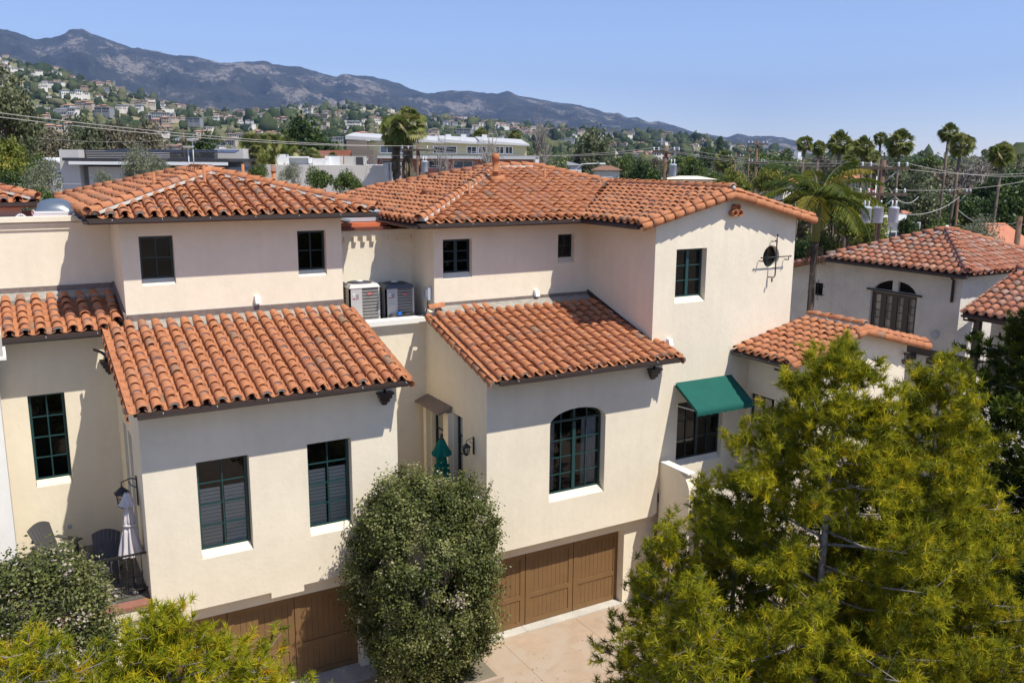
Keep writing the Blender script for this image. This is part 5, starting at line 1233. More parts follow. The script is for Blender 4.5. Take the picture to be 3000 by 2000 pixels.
# ------------------------------------------------------------------ hillside houses
HW=[mat('far_wall_white',(.75,.70,.62),.9),mat('far_wall_cream',(.50,.42,.33),.9),mat('far_wall_tan',(.34,.26,.19),.9),mat('far_wall_grey',(.28,.28,.28),.9)]
HR=[mat('far_roof_terracotta',(.46,.25,.165),.9),mat('far_roof_brown',(.20,.145,.11),.9),mat('far_roof_pale',(.50,.46,.42),.9),mat('far_roof_grey',(.20,.20,.20),.9)]
M_FWIN=mat('far_window',(.03,.035,.04),.3,.5)
def house_mesh(seed):
    rd=random.Random(seed); b=MB(); wi=HW[(0,0,1,1,2,0,3,1,0,0)[seed%10]]; ro=HR[(0,2,0,1,0,3,2,0,2,1)[seed%10]]
    flat=seed%10 in (1,6,8); parts=rd.randint(2,3); x=-rd.uniform(7,10)
    for k in range(parts):
        w=rd.uniform(6,10); d=rd.uniform(6,9); h=rd.choice((3,3.4,6,6.2)) if k else rd.uniform(3,6); y=rd.uniform(-2,2); bz=-6
        b.box(x,x+w,y-d/2,y+d/2,bz,h,wi)
        nw=int(w/2.2)
        for i in range(nw):
            for lv in range(int(h/2.9)):
                ww=rd.uniform(1.0,1.6); b.box(x+.7+i*2.1,x+.7+i*2.1+ww,y-d/2-.06,y-d/2+.1,.7+lv*2.9,2.3+lv*2.9,M_FWIN)
        b.box(x-.05,x,y-d/5,y+d/5,.8,2.2,M_FWIN)
        if flat: b.box(x-.4,x+w+.4,y-d/2-.5,y+d/2+.4,h,h+.35,ro)
        else:
            r=.32*d/2; o_=.7; V=[(x-o_,y-d/2-o_,h-.1),(x+w+o_,y-d/2-o_,h-.1),(x+w+o_,y+d/2+o_,h-.1),(x-o_,y+d/2+o_,h-.1),(x+d*.35,y,h+r),(x+w-d*.35,y,h+r)]
            b.add(V,[(0,1,5,4),(1,2,5),(2,3,4,5),(3,0,4),(3,2,1,0)],ro)
        x+=w*rd.uniform(.75,1.0)
    return b.mesh('hillside_house')
HM=[house_mesh(s) for s in range(20)]
HL=['flat roofed pale house','tile roofed pale house','brown or grey roofed house']
def hl(s):
    s%=10; return HL[0] if s in (1,6,8) else (HL[1] if s in (0,2,4,7) else HL[2])
cnt=0; placed=[]
rd=random.Random(5)
tries=0
while cnt<285 and tries<6000:
    tries+=1
    az_=rd.uniform(.2,47); 
    if rd.random()<(az_/47)**.8*.75: continue
    q=rd.betavariate(1.1,1.25); rr=RF0+80+(RF1-RF0-150)*q; s,c=math.sin(R(az_)),math.cos(R(az_)); x,y=rr*s,rr*c
    if any((x-a)**2+(y-b_)**2<26**2 for a,b_ in placed): continue
    z=zF(az_,rr,s,c)
    if z<3: continue
    placed.append((x,y)); sd=rd.randrange(20); o=bpy.data.objects.new('hillside_house',HM[sd]); C.objects.link(o); o.location=(x,y,z+4.2+rr/900); o.rotation_euler=(0,0,-R(az_)+rd.uniform(-.7,.7)); k=rd.uniform(.62,1.15); o.scale=(k,k,k*.95)
    tag(o,('large ' if k>.9 else 'small ')+hl(sd)+(' high on' if q>.6 else ' midway up' if q>.3 else ' low on')+' the far hillside, '+zone(x,y),'house','houses on the far hillside'); cnt+=1
# smaller houses too many to count, as one mass
HV=[];HF=[];HI=[]; off=0; MM=HW+HR+[M_FWIN]; rd=random.Random(21)
for q_ in range(330):
    az_=rd.uniform(.2,50); q=rd.betavariate(1.0,1.0); rr=RF0+60+(RF1-RF0-120)*q; s,c=math.sin(R(az_)),math.cos(R(az_)); x,y=rr*s,rr*c; z=zF(az_,rr,s,c)
    if z<2 or any((x-a)**2+(y-b_)**2<17**2 for a,b_ in placed): continue
    placed.append((x,y)); me=HM[rd.randrange(20)]; k=rd.uniform(.4,.7); ro=-R(az_)+rd.uniform(-.8,.8); cr_,sr_=math.cos(ro),math.sin(ro)
    vs=np.array([v.co[:] for v in me.vertices])*k; vs=np.stack([vs[:,0]*cr_-vs[:,1]*sr_+x, vs[:,0]*sr_+vs[:,1]*cr_+y, vs[:,2]+z+3.0],1)
    HV.append(vs)
    for p in me.polygons: HF.append(tuple(off+i for i in p.vertices)); HI.append(MM.index(me.materials[p.material_index]))
    off+=len(vs)
me=bpy.data.meshes.new('hillside_town'); me.from_pydata(np.concatenate(HV).tolist(),[],HF)
for mt in MM: me.materials.append(mt)
me.polygons.foreach_set('material_index',HI); me.update(); put('hillside_town',me,kind='stuff')
# ------------------------------------------------------------------ haze
m=bpy.data.materials.new('haze_air'); m.use_nodes=True; nt=m.node_tree; nt.nodes.clear(); o_=nt.nodes.new('ShaderNodeOutputMaterial'); pv=nt.nodes.new('ShaderNodeVolumePrincipled')
pv.inputs['Color'].default_value=(.42,.60,.99,1); pv.inputs['Density'].default_value=6.2e-5; pv.inputs['Anisotropy'].default_value=.2; nt.links.new(pv.outputs[0],o_.inputs['Volume'])
HZ=MB(); HZ.box(-14100,14100,-14100,14100,-8,1500,m); hz=HZ.build('haze'); hz['kind']='stuff'

# fallen leaves on the drive
n=150; P=np.stack([rng.uniform(9.5,17,n),18.9-rng.beta(1.2,2,n)*6,np.full(n,.012)],1); V,F=leaves(P,np.tile([0,0,1.],(n,1)),.05,.03,.12)
put('fallen_leaves',np_mesh('fallen_leaves',V,F,[leaf_mat('dry_leaf_litter',[(0,(.10,.07,.03)),(1,(.30,.22,.09))],.1)],rng.random(n)),kind='stuff')
# ------------------------------------------------------------------ mid distance trees: prototypes
def crown_proto(kind, seed, leafm, n=4200, ln=.30, wd=.2, lobes=9, hollow=.35, barkm=None, height=1.0, wide=1.0, dens=1.0, bare=0):
    """unit tree: height 8, crown width about 6"""
    rs=np.random.default_rng(seed); rd_=random.Random(seed); b=MB(); barkm=barkm or M_BARKD
    H=8.0; base=.26 if not kind=='tall' else .12
    L=[]
    for k in range(lobes):
        a=k*2.4+rd_.uniform(-.3,.3); f=(k+.5)/lobes; rr=2.1*math.sqrt(f)*wide*(1 if kind!='tall' else .45)
        z=H*(base+.22)+H*(.52-.30*f)*rd_.uniform(.5,1.15) if kind!='tall' else H*(.2+.72*(1-f))
        L.append((np.array([rr*math.cos(a),rr*math.sin(a),z]),rd_.uniform(.85,1.5)*(1 if kind!='tall' else .8)*wide**.5))
    P=[];N=[];CR=[]
    per=n//len(L)
    for c,r in L:
        nc=26; u=unit(rs.normal(size=(nc,3))); u[:,2]=u[:,2]*.85+.1; cc=c+u*r*rs.uniform(.65,1.08,(nc,1)); col=rs.beta(2,2,nc)
        k=rs.integers(0,nc,per); P.append(cc[k]+rs.normal(size=(per,3))*.26*r*.8); N.append(unit(cc[k]-c+np.array([0,0,.4]))); CR.append(col[k])
        b.tube([(0,0,H*base),tuple(c*np.array([.45,.45,.75])),tuple(c+np.array([0,0,r*.4]))],[.16,.09,.02],barkm,5)
        for q in range(4+bare*6):
            e=cc[rs.integers(0,nc)]+rs.normal(size=3)*.2*bare; b.tube([tuple(c*np.array([.7,.7,.9])),tuple((c+e)/2+rs.normal(size=3)*.15),tuple(e*1.0)],[.06,.03,.008],barkm,4)
    P=np.concatenate(P);N=np.concatenate(N);CR=np.concatenate(CR)
    V,F=leaves(P,N,ln,wd,.8); rr=np.clip(CR+rs.normal(0,.1,len(F)),0,1)
    b.tube([(0,0,0),(.05,.03,H*.15),(0,0,H*base+.3)],[.30,.22,.17],barkm,8)
    return np_mesh('crown',V,F,[leafm],rr), b.mesh('trunk')
LM=dict(
 dark=leaf_mat('leaf_dark_green',[(0,(0.016,0.038,0.011)),(.5,(0.047,0.084,0.016)),(.85,(0.101,0.142,0.024)),(1,(0.176,0.203,0.041))],.25),
 mid=leaf_mat('leaf_mid_green',[(0,(0.034,0.061,0.016)),(.5,(0.095,0.142,0.030)),(.85,(0.176,0.223,0.047)),(1,(0.257,0.284,0.081))],.3),
 olive=leaf_mat('leaf_olive',[(0,(0.061,0.074,0.034)),(.5,(0.135,0.155,0.068)),(.85,(0.216,0.230,0.115)),(1,(0.324,0.311,0.176))],.25),
 grey=leaf_mat('leaf_grey_green',[(0,(0.095,0.108,0.061)),(.5,(0.203,0.223,0.121)),(.85,(0.311,0.324,0.203)),(1,(0.432,0.419,0.297))],.3),
 brown=leaf_mat('leaf_brown_olive',[(0,(0.068,0.061,0.034)),(.5,(0.142,0.121,0.068)),(.85,(0.216,0.189,0.108)),(1,(0.284,0.243,0.149))],.2),
 yellow=leaf_mat('leaf_yellow_green',[(0,(0.081,0.115,0.020)),(.5,(0.216,0.243,0.041)),(.85,(0.365,0.338,0.054)),(1,(0.540,0.405,0.068))],.35),
 bare=leaf_mat('leaf_sparse_grey',[(0,(0.176,0.149,0.115)),(1,(0.365,0.317,0.257))],.1))
PROTO={}
for nm,kind,lm,kw in (('dark','round','dark',dict(n=6500,ln=.30,wd=.2)),('dark2','round','dark',dict(n=6500,lobes=12)),('mid','round','mid',dict(n=6000)),('mid2','round','mid',dict(n=6500,lobes=13,wide=1.15)),('olive','round','olive',dict(n=5500)),('olive2','round','olive',dict(n=5500,lobes=12)),
  ('grey','round','grey',dict(n=3600,ln=.26,wd=.13,bare=1,barkm=M_BARK)),('brown','round','brown',dict(n=6000,lobes=12,wide=1.2)),('yellow','round','yellow',dict(n=5200,ln=.34,wd=.22,lobes=11)),
  ('bare','round','bare',dict(n=900,ln=.18,wd=.08,bare=3,barkm=M_BARK)),('tall','tall','dark',dict(n=5200,lobes=14)),('talln','tall','mid',dict(n=4200,lobes=12))):
    PROTO[nm]=crown_proto(kind,hash(nm)%1000 if False else sum(map(ord,nm)),LM[lm],**kw)
def tree(kind,u,vtop,w,wpx,label,group='garden trees beyond the roofs',rot=None,zmin=0,name='tree',sq=None):
    p=at(u,vtop,w); H=max(1.5,p.z-zmin); W=wpx/2064*w
    cr,tr=PROTO[kind]; r_=bpy.data.objects.new(name,None); C.objects.link(r_); r_.location=(p.x,p.y,zmin); sx=W/(6.4 if not kind.startswith('tall') else 4.0)
    sc=min(H/8.0,sx*1.30); r_.rotation_euler=(0,0,random.uniform(0,6.28) if rot is None else rot); tag(r_,label,'tree',group)
    o=bpy.data.objects.new('crown',cr); C.objects.link(o); o.parent=r_; o.scale=(sx,sx,sc); o.location=(0,0,H-8.0*sc)
    o=bpy.data.objects.new('trunk',tr); C.objects.link(o); o.parent=r_; o.scale=(sx,sx,H/8.2)
    return r_
# name, u, vtop, distance, width px
T=[('olive2',20,205,46,170,'large olive and brown crowned tree at the left picture edge'),
 ('yellow',10,330,38,120,'bright green tree at the left edge below the big olive crowned one'),
 ('mid',62,352,42,100,'mid green tree left of the small craftsman house'),
 ('grey',95,378,34,100,'pale willowy tree with twigs in front of the small craftsman house'),
 ('grey',50,440,31,110,'pale willowy tree above the flat red roof at left'),
 ('mid',120,430,33,90,'mid green leafy tree beside the left tiled roof'),
 ('brown',95,315,130,130,'brown grey crowned tree behind the craftsman house'),
 ('olive2',185,308,140,150,'olive brown broad tree behind the modern house, left one'),
 ('brown',255,306,150,130,'brownish broad tree behind the solar panels'),
 ('brown',325,304,140,130,'dark brown crowned tree behind the solar panels, right of the brownish ones'),
 ('dark',455,310,115,110,'dark tree behind the pole, right end of the modern house'),
 ('grey',315,345,44,90,'pale willowy tree growing up before the modern house, left of the pair'),
 ('grey',362,363,43,60,'small pale twiggy tree before the modern house, right of the pair'),
 ('grey',238,398,40,60,'low pale shrub before the grey modern house wall'),
 ('mid',180,445,36,60,'low green shrub at the left end of the hip roof'),
 ('dark',695,278,105,168,'large dense dark green tree left of the pale apartment block'),
 ('grey',668,380,48,60,'slim pale tree before the long white wall, leftmost of three'),
 ('mid',735,382,46,70,'slim green tree before the long white wall, middle of three'),
 ('mid',797,388,45,72,'slim green tree before the long white wall, rightmost of three'),
 ('bare',1130,372,60,150,'bare grey branched tree before the apartment block'),
 ('bare',1235,318,90,110,'bare grey branched tree right of the apartment block'),
 ('bare',1015,385,55,110,'bare whitish branched tree below the tall fan palms'),
 ('mid2',1225,350,110,60,'small round green tree at the right end of the apartment block'),
 ('olive2',1350,333,150,150,'broad olive domed tree beyond the main roof ridge'),
 ('mid',1430,352,160,70,'green domed tree right of the broad olive one'),
 ('dark',1480,375,85,110,'dark green hedge like tree left of the pole with the drum'),
 ('dark2',1590,380,80,100,'dark green hedge like tree right of the pole with the drum'),
 ('mid2',1260,372,95,110,'low green tree behind the main ridge'),
 ('mid',1640,385,75,80,'mid green tree behind the gable ridge'),
 ('yellow',1685,398,60,90,'bright green tree just behind the gable roof'),
 ('yellow',1590,372,120,80,'bright green distant tree right of the drum pole'),
 ('mid2',1760,365,150,110,'green tree between the pole and the first skyline palms'),
 ('yellow',1770,388,70,80,'bright green bushy tree behind the feather palm'),
 ('brown',1850,392,95,80,'brownish green tree left of the white gabled house'),
 ('mid',1935,430,48,120,'green leafy tree just right of the feather palm'),
 ('yellow',1972,455,46,140,'yellow leaved tree behind the feather palm, right side'),
 ('yellow',1885,548,48,120,'yellow green tree below the feather palm crown'),
 ('dark',1850,545,47,110,'dark leafy tree between the gable and the villa'),
 ('yellow',2005,520,44,90,'yellow leaved tree beside the white flat roof'),
 ('olive2',2060,400,110,150,'olive green tree behind the three drum pole'),
 ('mid2',2120,372,180,160,'light green broad tree on the skyline right of the flag'),
 ('brown',2200,400,130,170,'grey brown twiggy tree mass in the right distance'),
 ('bare',2235,395,110,190,'bare grey branched tree in the right middle distance'),
 ('mid',2040,420,130,90,'mid green tree behind the left drums'),
 ('olive2',2130,440,80,150,'olive brown spreading tree above the small white house'),
 ('dark',2300,400,90,140,'dark green tree at right, behind the thin pole'),
 ('dark2',2335,435,68,160,'very dark dense tree at the right picture edge'),
 ('dark',2225,450,75,110,'dark tree left of the thin pole'),
 ('brown',2310,385,150,160,'brown olive tree on the right skyline'),
 ('mid',2185,498,52,180,'round glossy green tree directly behind the villa roof'),
 ('grey',2255,510,46,110,'pale grey green tree right of the round glossy one behind the villa'),
 ('dark2',2090,500,50,60,'dark green bush left of the round glossy tree'),
 ('brown',1700,410,100,90,'brown green tree beyond the gable verge'),
 ('olive',1990,372,160,120,'olive tree under the skyline palm row, left'),
 ('brown',1900,375,170,110,'pinkish brown bare tree under the skyline palm row'),
 ('olive2',2290,372,220,150,'far olive tree at the right skyline'),
 ('mid',1560,350,260,90,'far green tree on the plain beyond the drum pole'),
 ('dark',1640,345,300,90,'far dark tree on the plain, right of the green one'),
 ('dark2',1800,350,260,80,'far dark tree left of the skyline palms'),
 ('talln',1745,330,330,26,'far slim conical tree near the second pole'),
 ('tall',1655,312,700,26,'far tall dark tree on the low hill, left of the second pole'),
 ('dark',30,395,36,70,'dark shaded tree behind the left roof corner'),
 ('mid',590,375,60,50,'low green shrub beside the brick wall'),
]
for k,u,v,w,px,lab in T: tree(k,u,v,w,px,lab)
# filler trees, none of them easy to tell apart
rd=random.Random(9)
for i in range(190):
    w=rd.choice((85,105,130,160,200,250,320,400)); u=rd.uniform(1230,2352) if rd.random()<.75 else rd.uniform(0,1230)
    top=rd.uniform(5.5,10.5) if w<200 else rd.uniform(6,12); 
    p=at(u,360,w); v=360+(13-top)/w*2064
    k=rd.choice(('mid','yellow','olive','olive2','brown','dark','grey','olive','bare','brown','bare','grey'))
    q_=rd.uniform(5.5,9.5); KW=dict(mid='mid green leafy',yellow='yellow green leafy',olive='olive green',olive2='broad olive green',brown='brownish broad',dark='dark green',grey='pale grey green twiggy',bare='bare grey branched')
    t_=tree(k,u,v,w,q_/w*2064,'','town garden trees'); t_['label']=KW[k]+(' tree in the near town gardens, ' if w<120 else ' tree in the middle distance, ' if w<230 else ' tree far off on the plain, ')+zone(t_.location.x,t_.location.y)
# ------------------------------------------------------------------ palms
M_PALM=leaf_mat('fan_palm_leaf',[(0,(.06,.09,.018)),(.5,(.19,.22,.05)),(.9,(.38,.36,.15)),(1,(.46,.40,.2))],.4,.6,.15)
M_PALMDRY=leaf_mat('dry_palm_leaf',[(0,(.14,.10,.06)),(.6,(.25,.20,.13)),(1,(.33,.27,.18))],.1)
M_PTRUNK=mat('palm_trunk',(.15,.115,.085),.95,noise=[(3,.3,4)])
def fan_leaf(V,F,Rr,o,dirv,L,size,rs,dry=False):
    d=dirv/np.linalg.norm(dirv); side=np.cross(d,[0,0,1]); side/=max(1e-6,np.linalg.norm(side)); up=np.cross(side,d); ro=rs.normal()*.75; side=side*math.cos(ro)+up*math.sin(ro); up=np.cross(side,d)
    tip=o+d*L; w=.03
    k=len(V); V+= [o-side*w,o+side*w,tip+side*w*.5,tip-side*w*.5]; F.append((k,k+1,k+2,k+3)); c=float(rs.beta(2,2)); Rr.append(c)
    n=13
    for i in range(n):
        a=(-1.25+2.5*i/(n-1)); dd=d*math.cos(a)+side*math.sin(a); l=size*(1-.18*abs(a))*rs.uniform(.9,1.1); drop=np.array([0,0,-1.0])*l*(.22 if not dry else .5)
        m_=tip+dd*l*.6; e=tip+dd*l*.95+drop; wv=np.cross(dd,up); wv/=max(1e-6,np.linalg.norm(wv)); ww=size*.085
        k=len(V); V+=[tip,m_-wv*ww+up*.02,e,m_+wv*ww]; F.append((k,k+1,k+2,k+3)); Rr.append(min(1,max(0,c+rs.normal()*.12)))
def fan_palm_proto(seed,nl=54,size=.80,skirt=0):
    rs=np.random.default_rng(seed); V=[];F=[];Rr=[]
    for k in range(nl):
        el=-1.0+2.45*((k+.5)/nl)**1.1; az=k*2.39996+rs.normal()*.15; d=np.array([math.cos(az)*math.cos(el),math.sin(az)*math.cos(el),math.sin(el)])
        fan_leaf(V,F,Rr,np.array([0,0,0.]),d,.62*rs.uniform(.7,1.25),size,rs)
    me=np_mesh('palm_crown',np.array(V),np.array(F),[M_PALM],np.array(Rr))
    sk=None
    if skirt:
        V=[];F=[];Rr=[]
        for k in range(46):
            z=-skirt*rs.random(); az=rs.random()*6.28; d=np.array([math.cos(az)*.22,math.sin(az)*.22,-1.]); fan_leaf(V,F,Rr,np.array([0,0,z]),d,.25,.55,rs,True)
        sk=np_mesh('dead_frond_skirt',np.array(V),np.array(F),[M_PALMDRY],np.array(Rr))
    return me,sk
FP=[fan_palm_proto(s) for s in (1,2,3)]; FPS=fan_palm_proto(7,56,.75,2.3)
def fan_palm(u,v,w,label,sz=1.,lean=0,skirt=False,pr=None,tr=.2,group='fan palms'):
    """(u,v) = crown centre"""
    p=at(u,v,w); t=bpy.data.objects.new('fan_palm',None); C.objects.link(t); t.location=(p.x,p.y,0); tag(t,label,'palm',group)
    me,sk=(FPS if skirt else FP[pr if pr is not None else random.randrange(3)])
    o=bpy.data.objects.new('crown',me); C.objects.link(o); o.parent=t; o.location=(0,0,p.z); o.scale=(sz,)*3; o.rotation_euler=(0,0,random.uniform(0,6))
    b=MB(); b.tube([(-lean*1.0,0,0),(-lean*.6,0,p.z*.3),(-lean*.2,0,p.z*.7),(0,0,p.z)],[tr*1.25,tr,tr*.9,tr*1.15],M_PTRUNK,8); b.build('trunk',t)
    if sk: o=bpy.data.objects.new('dead_frond_skirt',sk); C.objects.link(o); o.parent=t; o.location=(0,0,p.z); o.scale=(sz*1.0,sz*1.0,sz*1.15)
    return t
fan_palm(908,300,62,'tall fan palm with dead frond skirt, left of the pair before the apartment block',.95,0,True)
fan_palm(935,290,60,'taller fan palm with dead frond skirt, right of the pair before the apartment block',1.1,0,True)
fan_palm(583,340,62,'short bushy fan palm above the brick wall, left of three',.95)
fan_palm(620,342,64,'short bushy fan palm above the brick wall, middle of three',1.0)
fan_palm(652,345,66,'short bushy fan palm above the brick wall, right of three',.95)
fan_palm(715,368,70,'low fan palm fronds at the foot of the large dark tree',.8)
fan_palm(1105,312,150,'far palm crown just above the white apartment roof, left one',1.1); fan_palm(1182,316,150,'far palm crown just above the white apartment roof, right one',1.1); fan_palm(765,370,75,'small palm on the brown roof terrace',.6)
for (u,v,w,sz,ln_,lab) in ((1849,330,105,1.0,1.6,'skyline fan palm with leaning trunk, first from the left'),(1881,340,108,.95,1.2,'skyline fan palm, second from the left, just right of the leaning one'),
  (1930,330,98,1.45,.6,'skyline fan palm with thick trunk and big crown, third from left'),(1960,342,105,1.0,0,'skyline fan palm squeezed right of the thick trunked one'),(1984,338,100,1.25,0,'skyline fan palm left of the tallest thin one'),
  (2023,319,125,1.0,0,'thin straight skyline fan palm standing above the palm clump'),(2067,330,100,1.6,0,'broad shaggy skyline fan palm behind the flagpole'),(2180,305,105,1.15,1.0,'tallest fan palm at right with a leaning trunk'),
  (2208,333,95,1.35,2.2,'drooping yellowish fan palm beside the tallest one'),(2302,355,85,1.25,.8,'fan palm near the right picture edge'),(1953,378,90,1.0,0,'lower fan palm in the middle of the skyline clump'),(2003,360,110,1.0,0,'fan palm behind the clump, right side')):
    fan_palm(u,v,w*.64,lab,sz*.52,ln_*.6,tr=.095)
for (u,v,w) in ((2118,352,420),(2135,358,450),(2195,357,430),(2262,350,380),(2320,362,400),(2150,360,500),(2345,360,350)):
    fan_palm(u,v,w,'tiny distant fan palm on the right horizon',1.2,group='tiny horizon palms')
for (u,v,w,lb) in ((1665,372,170,'round dark palm crown low among trees left of the tall pole'),(1340,378,190,'round dark palm crown low among trees right of the apartment block')): fan_palm(u,v,w,lb,1.8,group='low date palms',tr=.35)
# feather palm in front of the right roofs
def feather_palm(u,v,w,label,L=2.5,nf=19):
    rs=np.random.default_rng(4); p=at(u,v,w); t=thing('feather_palm',label,'palm',(p.x,p.y,0)); b=MB()
    b.tube([(p.x,p.y,0),(p.x,p.y,p.z-1.5)],[.15,.12],M_BARKD,10); b.tube([(p.x,p.y,p.z-1.5),(p.x,p.y,p.z-.1)],[.15,.10],LMG,10); b.build('trunk',t)
    V=[];F=[];Rr=[]; S=MB()
    for k in range(nf):
        az=k*2.39996; el=1.25-1.35*(k/nf); d=np.array([math.cos(az),math.sin(az)]); pts=[]
        n=16
        for i in range(n+1):
            s=i/n*L; e=el-1.35*(i/n)**1.3; pts.append(None)
        x=0;z=0;pts=[np.array([p.x,p.y,p.z-.1])]
        for i in range(n):
            e=el-1.5*(i/n)**1.2; x+=L/n*math.cos(e); z+=L/n*math.sin(e); pts.append(np.array([p.x+d[0]*x,p.y+d[1]*x,p.z-.1+z]))
        S.tube([tuple(q) for q in pts[::2]],[.028,.024,.02,.016,.012,.01,.008,.006,.004],LMG,5)
        c=float(rs.beta(2,2))
        for i in range(2,n+1):
          for sub in (0,.33,.66):
            q=pts[i-1]*(1-sub)+pts[i]*sub; tg=pts[i]-pts[i-1]; tg/=np.linalg.norm(tg); sd=np.array([-d[1],d[0],0])
            ll=.62*math.sin(math.pi*min(.97,.12+.85*i/n))**.6
            for sg in (-1,1):
                dr=sd*sg*.8+tg*.55+np.array([0,0,-.25+rs.normal()*.12]); dr/=np.linalg.norm(dr); e=q+dr*ll+np.array([0,0,-.22*ll]); m_=q+dr*ll*.5; wv=np.cross(dr,[0,0,1]); wv/=np.linalg.norm(wv); wv=wv*.5+np.array([0,0,.7]); k0=len(V); V+=[q,m_-wv*.036,e,m_+wv*.036]; F.append((k0,k0+1,k0+2,k0+3)); Rr.append(min(1,max(0,c+rs.normal()*.15)))
    S.build('frond_stem',t); put('crown',np_mesh('crown',np.array(V),np.array(F),[M_FEATH],np.array(Rr)),t)
    b=MB()
    for k in range(60):
        a=rs.random()*6.28; r_=rs.uniform(.1,.42); b.tube([(p.x,p.y,p.z-1.55),(p.x+r_*.7*math.cos(a),p.y+r_*.7*math.sin(a),p.z-1.75),(p.x+r_*math.cos(a),p.y+r_*math.sin(a),p.z-2.3)],[.01,.007,.004],M_PALMDRY,3)
    b.build('seed_strands',t)
LMG=mat('palm_crownshaft',(.16,.17,.05),.6); M_FEATH=leaf_mat('feather_palm_leaf',[(0,(.03,.06,.010)),(.5,(.10,.13,.016)),(.85,(.21,.20,.025)),(1,(.32,.26,.05))],.4,.6,.12)
feather_palm(1880,455,31,'tall feather palm with arching fronds right behind the gable roof')
# ------------------------------------------------------------------ mid distance buildings
CF=Vector((math.sin(YAW),math.cos(YAW),0)); 
def bframe(u,v,w,rot=0):
    """frame at a photo point: e to the right, n towards the street, rotated by rot"""
    p=at(u,v,w); e=Vector((math.cos(rot),math.sin(rot),0)); n=Vector((math.sin(rot),-math.cos(rot),0)); return (Vector((p.x,p.y,0)),e,n),p.z
M_GREYW=mat('grey_siding',(.24,.235,.235),.8,noise=[(2,.05,3)]); M_LTW=mat('light_siding',(.60,.565,.52),.85); M_BRW=mat('pale_painted_brick',(.62,.57,.50),.9,noise=[(1,.06,4)]); M_BRICK=mat('red_brick',(.45,.17,.10),.9,noise=[(2,.15,4)])
M_SALMON=mat('salmon_stucco',(.50,.21,.15),.9); M_SAGE=mat('sage_yellow_stucco',(.48,.44,.27),.9); M_TAUPE=mat('taupe_siding',(.20,.165,.13),.9); M_WROOF=mat('white_membrane_roof',(.52,.51,.49),.6); M_DKTRIM=mat('charcoal_trim',(.045,.045,.05),.6); M_PANEL=mat('solar_panel',(.05,.055,.075),.25,.6); M_FGLASS=mat('blue_grey_window',(.10,.14,.17),.12,.8); M_SHING=mat('brown_shingle',(.24,.13,.085),.9)
def box_part(parent,nm,F,a0,a1,b0,b1,z0,z1,mt):
    b=MB(); b.fbox(F,a0,a1,b0,b1,z0,z1,mt); return b.build(nm,parent)
def win_part(parent,F,a0,a1,z0,z1,cols=2,fr=None,d=.04,t=.07,glass=None):
    b=MB(); fr=fr or M_ALU; b.fbox(F,a0,a0+t,0,d,z0,z1,fr); b.fbox(F,a1-t,a1,0,d,z0,z1,fr); b.fbox(F,a0+t,a1-t,0,d,z0,z0+t,fr); b.fbox(F,a0+t,a1-t,0,d,z1-t,z1,fr)
    for i in range(1,cols):
        x=a0+(a1-a0)*i/cols; b.fbox(F,x-t/3,x+t/3,.002,d-.004,z0+t,z1-t,fr)
    w=b.build('window',parent)
    for i in range(cols):
        g=MB(); x0=a0+(a1-a0)*i/cols+.02; x1=a0+(a1-a0)*(i+1)/cols-.02; g.fbox(F,x0,x1,-.01,.012,z0+.03,z1-.03,glass or random.choice((M_FGLASS,M_FWIN))); g.build('pane',w)
Wm=lambda px,w: px/2064*w
# modern grey house with solar panels
w=56; F,zr=bframe(135,345,w,-.52); t=thing('modern_house','modern flat roofed dark grey house with slatted screen and solar panels on top','house',tuple(F[0]))
z=lambda v,ww=w: CAM_H-(v-360)/2064*ww*1.0
F=(F[0],Vector((.866,-.5,0)),Vector((-.5,-.866,0)))
box_part(t,'wall',F,0,1.2,-8,0,0,z(347),M_LTW); box_part(t,'wall',F,1.2,10.4,-8,-.6,0,z(385),M_GREYW)
box_part(t,'wall',F,1.6,3.9,-.6,-.3,0,z(385),M_LTW)
box_part(t,'roof',F,.4,10.7,-9,.5,z(372),z(365),M_DKTRIM); box_part(t,'fascia',F,.8,10.65,.5,.56,z(380),z(373),M_LABWHITE)
b=MB()
for k in range(5): b.fbox(F,1.0,9.6,-.9,-.8,z(364)+k*.105,z(364)+k*.105+.085,M_DKTRIM)
b.build('roof_screen',t)
for k in range(9):
    b=MB(); a=1.8+k*.95; b.hexa([F[0]+F[1]*x+F[2]*y+Z_*zz for x,y,zz in ((a,-2.2,z(352)),(a+.9,-2.2,z(352)),(a+.9,-3.2,z(346)),(a,-3.2,z(346)),(a,-2.2,z(352)+.05),(a+.9,-2.2,z(352)+.05),(a+.9,-3.2,z(346)+.05),(a,-3.2,z(346)+.05))],M_PANEL); b.build('solar_panel',t)
box_part(t,'stair_tower',F,8.4,10.3,-6,-4,0,z(341),M_LTW)
for a0,a1 in ((4.1,5.6),(5.7,7.0),(7.1,8.4),(8.6,10.2)): win_part(t,(F[0]-F[2]*.6,F[1],F[2]),a0,a1,z(440),z(384),2,M_DKTRIM)
